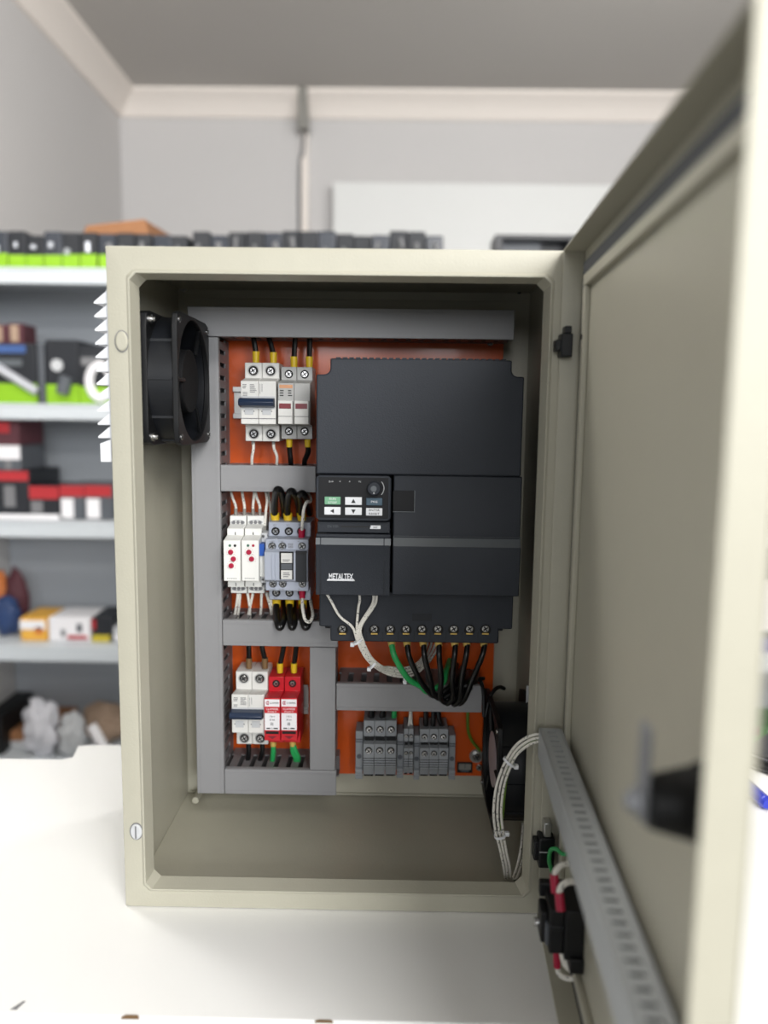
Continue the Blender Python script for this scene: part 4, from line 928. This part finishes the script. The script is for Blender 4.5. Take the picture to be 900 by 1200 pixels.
# terminal section
yTm = .088
bx0, bx1 = at(374, 720, yTm).x, at(601, 720, yTm).x
zt_, zn, zb2 = at(490, 694, yTm).z, at(490, 736, yTm).z, at(490, 753, yTm).z
bn0, bn1 = at(387, 745, yTm).x, at(584.5, 745, yTm).x
low = [(bn0, zb2), (bn1, zb2), (bn1, zn), (bx1, zn), (bx1, zt_), (bx0, zt_), (bx0, zn), (bn0, zn)]
tb = obj('terminal_section', MB().prism(low, yTm, .175, 'y'), VFD, vd, .0015)
q = rect(483, 719, 506, 728, yTm); obj('terminal_sign', MB().box(q[0], q[1], yTm-.0003, yTm+.001, q[2], q[3]), VFDD, tb)
for i in range(10):
    p = at(401.5+18.6*i, 736.5, yTm); obj('screw_well', MB().cyl((p.x, yTm+.001, p.z-.0015), (p.x, yTm-.0004, p.z-.0015), .0056), HOLE, tb)
    obj('terminal_clamp', MB().box(p.x-.0034, p.x+.0034, yTm-.0012, yTm+.001, p.z-.0062, p.z-.0046), PALEYEL, tb, .0004)
    screw((p.x, yTm-.0006, p.z), .0036, tb)
    if i: obj('bay_divider', MB().box(p.x-.0082, p.x-.0074, yTm-.0006, yTm+.001, zb2+.0005, p.z-.003), VFDD, tb)

# ------------------------------------------------------------------ terminal blocks
def term(label, px0, px1, yt0, yt1, yl0, yl1, yb, sr, group=None):
    yA, yB_ = .158, .150
    xm = (px0+px1)/2
    t = thing('terminal_block', label, 'terminal block', (at(xm, 880, PY).x, PY, at(xm, yb, yB_).z), group)
    X0, X1 = at(px0, 885, yB_).x+.00012, at(px1, 885, yB_).x-.00012
    zt1, zt0 = at(xm, yt0, yA).z, at(xm, yt1, yA).z; zl1, zl0, zbb = at(xm, yl0, yB_).z, at(xm, yl1, yB_).z, at(xm, yb, yB_).z
    obj('block_body', MB().prism([(YR, zbb), (yB_+.004, zbb), (yB_+.002, zl0-.014), (yB_, zl0-.012), (yB_, zl1), (yB_+.014, zl1+.0005), (yA+.012, zt0-.0005), (yA, zt0), (yA, zt1), (YR, zt1)], X0, X1, 'x'), TERMG, t, .0005)
    obj('marker_gap', MB().box(X0+.001, X1-.0006, yA+.0005, yA+.012, zl1+.0002, zt0-.0002), HOLE, t)
    xc = (X0+X1)/2
    for z, y in (((zt0+zt1)/2-.001, yA), ((zl0+zl1)/2, yB_)):
        obj('screw_well', MB().cyl((xc, y+.002, z), (xc, y-.0003, z), sr*1.25), HOLE, t); screw((xc, y-.0004, z-.0004), sr, t)
    for k in range(4):
        z = zl0-.0012-.0028*k; obj('moulded_groove', MB().box(X0, X1, yB_-.0003, yB_+.001, z-.0007, z), HOLE, t)
    obj('foot_slot', MB().box(X0+.001, X1-.001, yB_+.0026, yB_+.006, zbb+.0005, zbb+.0018), HOLE, t)
    return t
def endstop(label, px0, px1, y0, y1):
    xm = (px0+px1)/2; yA = .164
    t = thing('end_stop', label, 'end stop', (at(xm, 880, PY).x, PY, at(xm, y1, yA).z))
    X0, X1 = at(px0, 884, yA).x+.00012, at(px1, 884, yA).x-.00012; z0, z1 = at(xm, y1, yA).z, at(xm, y0, yA).z
    obj('stop_body', MB().prism([(YR, z0), (yA-.004, z0), (yA-.004, z0+.011), (yA, z0+.013), (yA, z1), (YR, z1)], X0, X1, 'x'), TERMG, t, .0005)
    zc = at(xm, y0+(y1-y0)*.54, yA).z; obj('stop_screw', MB().cyl(((X0+X1)/2, yA+.002, zc), ((X0+X1)/2, yA-.0008, zc), .0027, n=16), TERMD, t)
    for k in range(4): obj('moulded_ridge', MB().box(X0, X1, yA-.0008, yA+.001, z1-.010-.0028*k, z1-.0088-.0028*k) if k < 2 else MB().box(X0, X1, yA-.0048, yA-.003, z0+.003+.003*(k-2), z0+.0042+.003*(k-2)), TERMD if k < 2 else TERMG, t)
for i, (a_, c_) in enumerate(((425.5, 438.5), (438.5, 451.5), (451.5, 464.5))):
    term(('leftmost', 'middle', 'rightmost')[i]+' of the three wide grey terminal blocks at the left of the bottom row', a_, c_, 844.5, 863, 872, 887, 911, .0033)
for i, (a_, c_) in enumerate(((473, 478.7), (478.7, 484.5))):
    term(('left', 'right')[i]+' one of the two slim grey terminal blocks between end stops', a_, c_, 854, 869, 877, 888, 909, .0019)
for i, (a_, c_) in enumerate(((492, 503), (503, 514), (514, 525.5))):
    term(('leftmost', 'middle', 'rightmost')[i]+' of the three medium grey terminal blocks at the right of the bottom row', a_, c_, 854.5, 870, 877, 889, 911, .0028)
endstop('grey end stop at the far left of the terminal row', 416.5, 425.3, 857, 911)
endstop('grey end stop between the wide and the slim terminal blocks', 465, 472.8, 860, 910)
endstop('grey end stop between the slim and the medium terminal blocks', 484.8, 491.7, 862, 912)
endstop('grey end stop at the far right of the terminal row', 525.8, 533.5, 862, 912)

# earth bolt and earth sticker
p = at(558, 885.5, PY)
eb = thing('earth_bolt', 'steel earth bolt with wide washer on the orange plate beside the right fan', 'bolt', (p.x, PY, p.z))
obj('washer', MB().cyl((p.x, PY-.0002, p.z), (p.x, PY-.0018, p.z), .0082, n=24), ZINC, eb); screw((p.x, PY-.004, p.z), .0048, eb)
p = at(561.5, 898.5, PY); s_ = thing('plate_screw', 'small steel screw on the orange plate below the earth bolt', 'screw', (p.x, PY, p.z)); screw((p.x, PY-.002, p.z), .004, s_)
X0, X1, Z0, Z1 = rect(535.5, 892.5, 553.5, 905, PY)
st = thing('rail_clip', 'small square clip with black rim on the orange plate by the earth bolt', 'clip', ((X0+X1)/2, PY, Z0))
obj('clip_rim', MB().box(X0, X1, PY-.002, PY-.0006, Z0, Z1), BLACK, st, .0005)
obj('clip_face', MB().box(X0+.002, X1-.002, PY-.003, PY-.002, Z0+.0045, Z1-.0015), GREYF, st)
xc = (X0+X1)/2; obj('clip_bar', MB().box(xc-.0004, xc+.0004, PY-.0034, PY-.003, Z0+.0065, Z1-.0015).prism([(X0+.003, Z0+.0045), (X1-.003, Z0+.0045), (X1-.0055, Z0+.002), (X0+.0055, Z0+.002)], PY-.0034, PY-.002, 'y'), TERMD, st)

# ------------------------------------------------------------------ wires
def wire(label, pts, r, m, name='wire', group=None, ferr=(), n=8):
    """pts: (px, py, Y); ferr: list of (px0,py0,px1,py1,Y,r,material)"""
    P = [at(*p) for p in pts]
    o = obj(name, MB().tube(P, r, n), m, None, loc=P[0]); tag(o, label, 'wire', group)
    for (x0, y0, x1, y1, Y, fr_, fm) in ferr:
        f = MB(); a_, b_ = at(x0, y0, Y), at(x1, y1, Y)
        f.cyl(a_, b_, fr_, fr_*.88, 14); obj('ferrule', f, fm, o)
    return o
r2 = .0029
# upper bay
YW = .166
for i, (xa_, xb_, yf0, yf1, who) in enumerate(((297, 300, 412, 425, 'left pole of the upper breaker'), (315, 320.5, 413, 426, 'right pole of the upper breaker'), (346, 344.5, 418, 431, 'left pole of the fuse holder'), (363, 362.5, 418, 431, 'right pole of the fuse holder'))):
    wire('black wire with yellow ferrule coming down into the '+who, [(xa_-1, 388, .168), (xa_, 396, YW), ((xa_+xb_)/2, 405, YW), (xb_, yf0+3, YW)], r2, CABLEB, ferr=[(xb_, yf0, xb_, yf1, YW, .0040, YEL)])
for i, (xa_, xb_, who) in enumerate(((339, 340.5, 'left'), (360.5, 357, 'right'))):
    wire('black wire with yellow ferrule leaving the bottom of the %s fuse holder pole' % who, [(xa_, 520, YW), (xa_+.5, 530, YW), (xb_, 540, YW), (xb_, 549, .172)], r2, CABLEB, ferr=[(xa_, 513, xa_, 524, YW, .0036, YEL)])
for xa_, xb_, who in ((296.5, 295, 'left'), (320.5, 324, 'right')):
    wire('thin white wire leaving the bottom of the %s pole of the upper breaker' % who, [(xa_, 515, YW), (xa_+.5, 525, YW), (xb_+.5, 535, YW), (xb_, 548, .172)], .0016, CABLEW, ferr=[(xa_, 515, xa_, 521, YW, .0019, GREYF)])
# middle bay top
for i, (xa_, ya, xb_, yb_, who) in enumerate(((270, 574, 276.3, 600, 'leftmost of two on the left time relay'), (283.5, 574, 286.5, 600, 'right of two on the left time relay'), (298, 574, 296.5, 600, 'left of two on the right time relay'), (298.5, 574, 304.5, 600, 'right of two on the right time relay'))):
    wire('thin white wire entering the top, '+who, [(xa_, ya, .172), ((xa_*.6+xb_*.4), 583, .165), (xb_, 593, .165), (xb_, 599, .165)], .0015, CABLEW, ferr=[(xb_, 596, xb_, 604.5, .165, .0019, GREYF)])
wire('thin white wire dropping to the slim blue clipped relay', [(311, 574, .172), (313, 586, .163), (311.5, 600, .16), (310.4, 618, .16)], .0015, CABLEW, ferr=[(310.4, 616, 310.4, 624, .16, .0018, GREYF)])
wire('second thin white wire hanging behind the slim relay wire', [(314, 574, .175), (316, 588, .172), (317, 600, .172), (316.5, 614, .172)], .0013, CABLEW)
rb = .0037
for i, (fx, tx, ty, ex, ey, who) in enumerate(((322, 326, 570, 333, 598, 'left'), (337, 341.5, 572, 350, 592, 'middle'), (353, 354, 574.5, 362, 590, 'right'))):
    wire('thick black cable looping over the duct into the contactor\'s %s top pole' % who, [(fx, 604, .163), (fx-.3, 590, .150), (tx-2.6, ty+6, .132), (tx+.5, ty+3.5, .128), (tx+4, ty+8, .138), (ex, ey, .168), (ex+1, ey+12, .185)], rb, CABLEB, name='cable', ferr=[(fx, 601, fx+.8, 613, .163, .0050, YEL)], n=10)
wire('thin white wire with crimson ferrule in the contactor\'s right top screw', [(353.5, 625, .14), (354.5, 612, .128), (356, 597, .126), (359.5, 588.5, .13), (363.5, 588, .14), (364, 584, .155), (360, 574, .175)], .0017, CABLEW, ferr=[(353.8, 620, 353.3, 631, .138, .0038, CRIMSON)])
# middle bay bottom
for i, (fx, bx_, ex, ey, who) in enumerate(((324, 329.5, 333, 716, 'left'), (339.5, 343, 344, 716, 'middle'), (354.5, 360, 363, 714, 'right'))):
    wire('thick black cable looping under the contactor\'s %s bottom pole' % who, [(fx, 707, .163), (fx-.4, 718, .152), (fx+1.2, 731, .133), ((fx+bx_)/2+1.5, 735.5, .130), (bx_+2, 729, .137), (ex, ey, .168), (ex, ey-10, .185)], rb, CABLEB, name='cable', ferr=[(fx, 702, fx, 711, .163, .0050, YEL)], n=10)
wire('thin white wire with crimson ferrule looping under the contactor\'s right bottom screw', [(354.3, 697, .14), (354.5, 712, .128), (357.5, 726, .126), (363, 728.5, .128), (366.5, 721, .135), (364.5, 708, .155), (363, 700, .17)], .0017, CABLEW, ferr=[(354, 692, 354.2, 701, .138, .0036, CRIMSON)])
for i, (xa_, xb_, yb_, who) in enumerate(((279, 274, 722, 'left time relay, left'), (281.5, 278, 722, 'left time relay, right'), (290, 293, 722, 'right time relay, left'), (296.5, 289.5, 722, 'right time relay, middle'), (306.5, 304.5, 722, 'right time relay, right'), (312, 318.5, 722, 'slim relay, left'), (316, 319.5, 720, 'slim relay, right'))):
    wire('thin white wire leaving the bottom of the '+who+' one', [(xa_, 694, .166), ((xa_*2+xb_)/3+.5, 704, .164), ((xa_+2*xb_)/3+.8, 713, .166), (xb_, yb_+4, .176)], .0015, CABLEW, ferr=[(xa_, 694, xa_, 698, .166, .0018, GREYF)])
# lower bay
for xa_, xb_, y0, y1, fm, who in ((291.5, 291.8, 771, 780, BROWN, 'left pole of the lower breaker'), (306.5, 310.5, 771, 780, BROWN, 'right pole of the lower breaker'), (333, 328.2, 777, 785, YEL, 'left red arrester'), (347.5, 344.5, 777, 785, YEL, 'right red arrester')):
    wire('black wire with %s ferrule dropping into the %s' % ('brown' if fm is BROWN else 'yellow', who), [(xa_, 752, .17), (xa_*.8+xb_*.2, 760, .168), (xb_, y0+2, .168)], r2, CABLEB, ferr=[(xb_, y0, xb_, y1+3, .168, .0037, fm)])
for xa_, xb_, who in ((291, 290.5, 'left'), (307, 305, 'right')):
    wire('black wire leaving the bottom of the %s pole of the lower breaker' % who, [(xa_, 869, .168), (xa_+.5, 880, .167), (xb_, 890, .168), (xb_-1, 899, .176)], r2, CABLEB)
for xa_, xb_, who, n_ in ((320.3, 319.5, 'left', 1), (343, 346.5, 'right', 2)):
    for k in range(n_):
        wire('green earth wire under the %s red arrester%s' % (who, '' if n_ == 1 else (', front strand' if k == 0 else ', rear strand')), [(xa_, 871, .162), (xa_+k*3, 880, .162), (xb_+k*3, 889, .165), (xb_-1+k, 898, .175)], r2, CABLEG, ferr=[(xa_, 868, xa_, 874, .162, .0037, PALEYEL)] if k == 0 else ())
# drive output cables
tops = [450.5+18.9*i for i in range(7)]
tops = [459, 477, 496, 514, 533, 547, 567]
bots = [(497, 810), (505, 815), (512, 818), (520, 823), (527, 824), (535, 825), (541, 824)]
for i, tx in enumerate(tops):
    bx_, by_ = bots[i]; m = CABLEG if i == 0 else CABLEB
    lab = 'green earth cable curving from the drive terminals' if i == 0 else 'black cable %s from the left curving down from the drive terminals' % ('first', 'second', 'third', 'fourth', 'fifth', 'sixth')[i-1]
    pts = [(tx, 750, .115), (tx+.5, 758, .112), (tx+(bx_-tx)*.12, 772, .108), (tx+(bx_-tx)*.5, 795, .112), (bx_-(4 if i < 4 else -4), by_-6, .120), (bx_+(5 if i < 4 else -3), by_+.5, .127), (bx_+(22 if i < 3 else 12)*(1 if i < 5 else .2), by_-10, .134), (bx_+26*(1 if i < 4 else .6), by_-24, .150), (bx_+30*(1 if i < 4 else .6), by_-36, .18)]
    wire(lab, pts, .0030 if i else .0032, m, name='cable', ferr=[(tx-.5, 751, tx+.3, 757, .114, .0042, PALEYEL)], n=10)
# white control bundle
for i in range(4):
    o_ = i*2.3
    st_ = [(381, 693, .084), (421, 693, .084), (438, 693, .084), (441.5, 693, .084)][i]
    mid = [(398, 722, .081), (420, 712, .081), (434, 712, .081), (437.5, 712, .081)][i]
    pts = [st_, (st_[0]*.6+mid[0]*.4+(1 if i else 0), 704, .083), mid, (416+o_ if i else 413, 735, .079), (419+o_, 752, .080), (428+o_, 770, .088), (440+o_, 782-o_*.2, .098), (455, 790-o_*1.2, .115), (472, 793-o_*1.4, .125), (488, 789-o_*1.6, .135), (503-o_, 775-o_, .15), (514-o_*2, 757, .172), (516-o_*2, 745, .18)]
    wire('white control wire %s in the tied bundle under the drive' % ('leftmost', 'second', 'third', 'rightmost')[i], pts, .00135, CABLEW)
def tie(label, px, py, Y, ang, L=.006, r=.0042, side=-1):
    p = at(px, py, Y); a = radians(ang); t_ = Vector((cos(a), 0, sin(a))); nrm = Vector((-sin(a), 0, cos(a)))
    t = thing('cable_tie', label, 'cable tie', p)
    b = MB(); n = 16; vs = []
    for s in (-.0012, .0012):
        for k in range(n): vs.append(p+t_*s+nrm*r*cos(2*pi*k/n)+Vector((0, 1, 0))*r*sin(2*pi*k/n))
        for k in range(n): vs.append(p+t_*s+nrm*(r+.0008)*cos(2*pi*k/n)+Vector((0, 1, 0))*(r+.0008)*sin(2*pi*k/n))
    fs = []
    for k in range(n):
        j = (k+1) % n; fs += [(k, j, n+j, n+k), (2*n+k, 3*n+k, 3*n+j, 2*n+j), (n+k, n+j, 3*n+j, 3*n+k), (k, 2*n+k, 2*n+j, j)]
    obj('strap', b.add(vs, fs), WHITE, t)
    q = p+nrm*side*(r+.0018); obj('tie_head', MB().box(q.x-.002, q.x+.002, q.y-.002, q.y+.002, q.z-.002, q.z+.002), WHITE, t, .0005)
tie('white cable tie on the left upper part of the white control bundle', 419, 752, .080, -60)
tie('white cable tie at the lower bend of the white control bundle', 437, 779, .095, -40)
tie('white cable tie behind the green cable on the white bundle', 474, 793, .125, 5)
# terminal row wires
for px, m, r, who in ((435, CABLEB, .0035, 'leftmost wide terminal block'), (448, CABLEB, .0035, 'middle wide terminal block'), (461.5, CABLEG, .0030, 'rightmost wide terminal block')):
    wire('%s wire dropping into the %s' % ('black' if m is CABLEB else 'green', who), [(px+1, 826, .172), (px+.5, 836, .168), (px-.5, 848, .168)], r, m)
wire('thin white wire dropping into the left slim terminal block', [(481, 826, .172), (480.5, 840, .168), (478.3, 855, .168)], .0014, CABLEW, ferr=[(478.5, 851, 478.2, 856, .168, .0016, CRIMSON)])
wire('thin white wire dropping into the right slim terminal block', [(482, 826, .172), (481.8, 840, .17), (482.5, 855, .168)], .0014, CABLEW)
for px, qx, who in ((499, 499, 'leftmost'), (508, 507.5, 'middle'), (514, 518, 'rightmost')):
    wire('black wire with pale yellow ferrule dropping into the %s medium terminal block' % who, [(px, 826, .172), (px, 838, .168), (qx, 851, .168)], .0029, CABLEB, ferr=[(qx, 851, qx, 857, .168, .0034, PALEYEL)])
wire('thin green and yellow earth wire curving to the earth bolt', [(548.5, 826, .19), (548, 845, .188), (549, 858, .188), (553, 868, .189), (560, 877, .192), (562, 880, .194)], .0018, CABLEGY)
# black leads at the right end of the lower duct
for i, pts in enumerate(([(567, 840, .13), (567, 818, .135), (565, 803, .14), (562, 796, .145), (567, 795, .15)], [(569, 840, .13), (574, 818, .135), (580, 808, .14), (586, 805, .145), (591, 807, .15)])):
    wire('black fan lead sticking up at the right end of the lower duct, %s one' % ('left', 'right')[i], pts, .0021, CABLEB)
# right fan harness
for i in range(3):
    o_ = i*4.4
    pts = [(652, 862+o_*.8, -.020), (638, 860.5+o_*.9, -.014), (622, 862+o_*1.1, -.008), (605+o_*.2, 873+o_*1.15, .0), (592+o_*.75, 893+o_*.55, .006), (582+o_, 920, .010), (578.5+o_, 948, .012), (580+o_, 970, .016), (586+o_*.8, 996, .022), (590+o_*.8, 1015, .03), (593+o_*.6, 1030, .04)]
    if i < 2: pts += [(600+o_, 1030, .05), (606+o_, 1015, .055), (611+o_, 990, .06), (613+o_, 965, .07)]
    wire('white wire of the tied bundle arching from right fan to door, %s one' % ('outer', 'middle', 'inner')[i], pts, .00125, CABLEW)
wire('thin green wire hidden behind the arching white bundle by the right fan', [(640, 861, -.012), (606, 878, .004), (595, 905, .012), (591, 930, .016), (589, 955, .02), (586, 975, .03)], .0014, CABLEGY)
tie('white cable tie on the upper part of the arching fan bundle', 597, 893, .006, 55, r=.0058, side=-1)
tie('white cable tie on the lower part of the arching fan bundle', 586, 979, .018, -75, r=.0050, side=1)
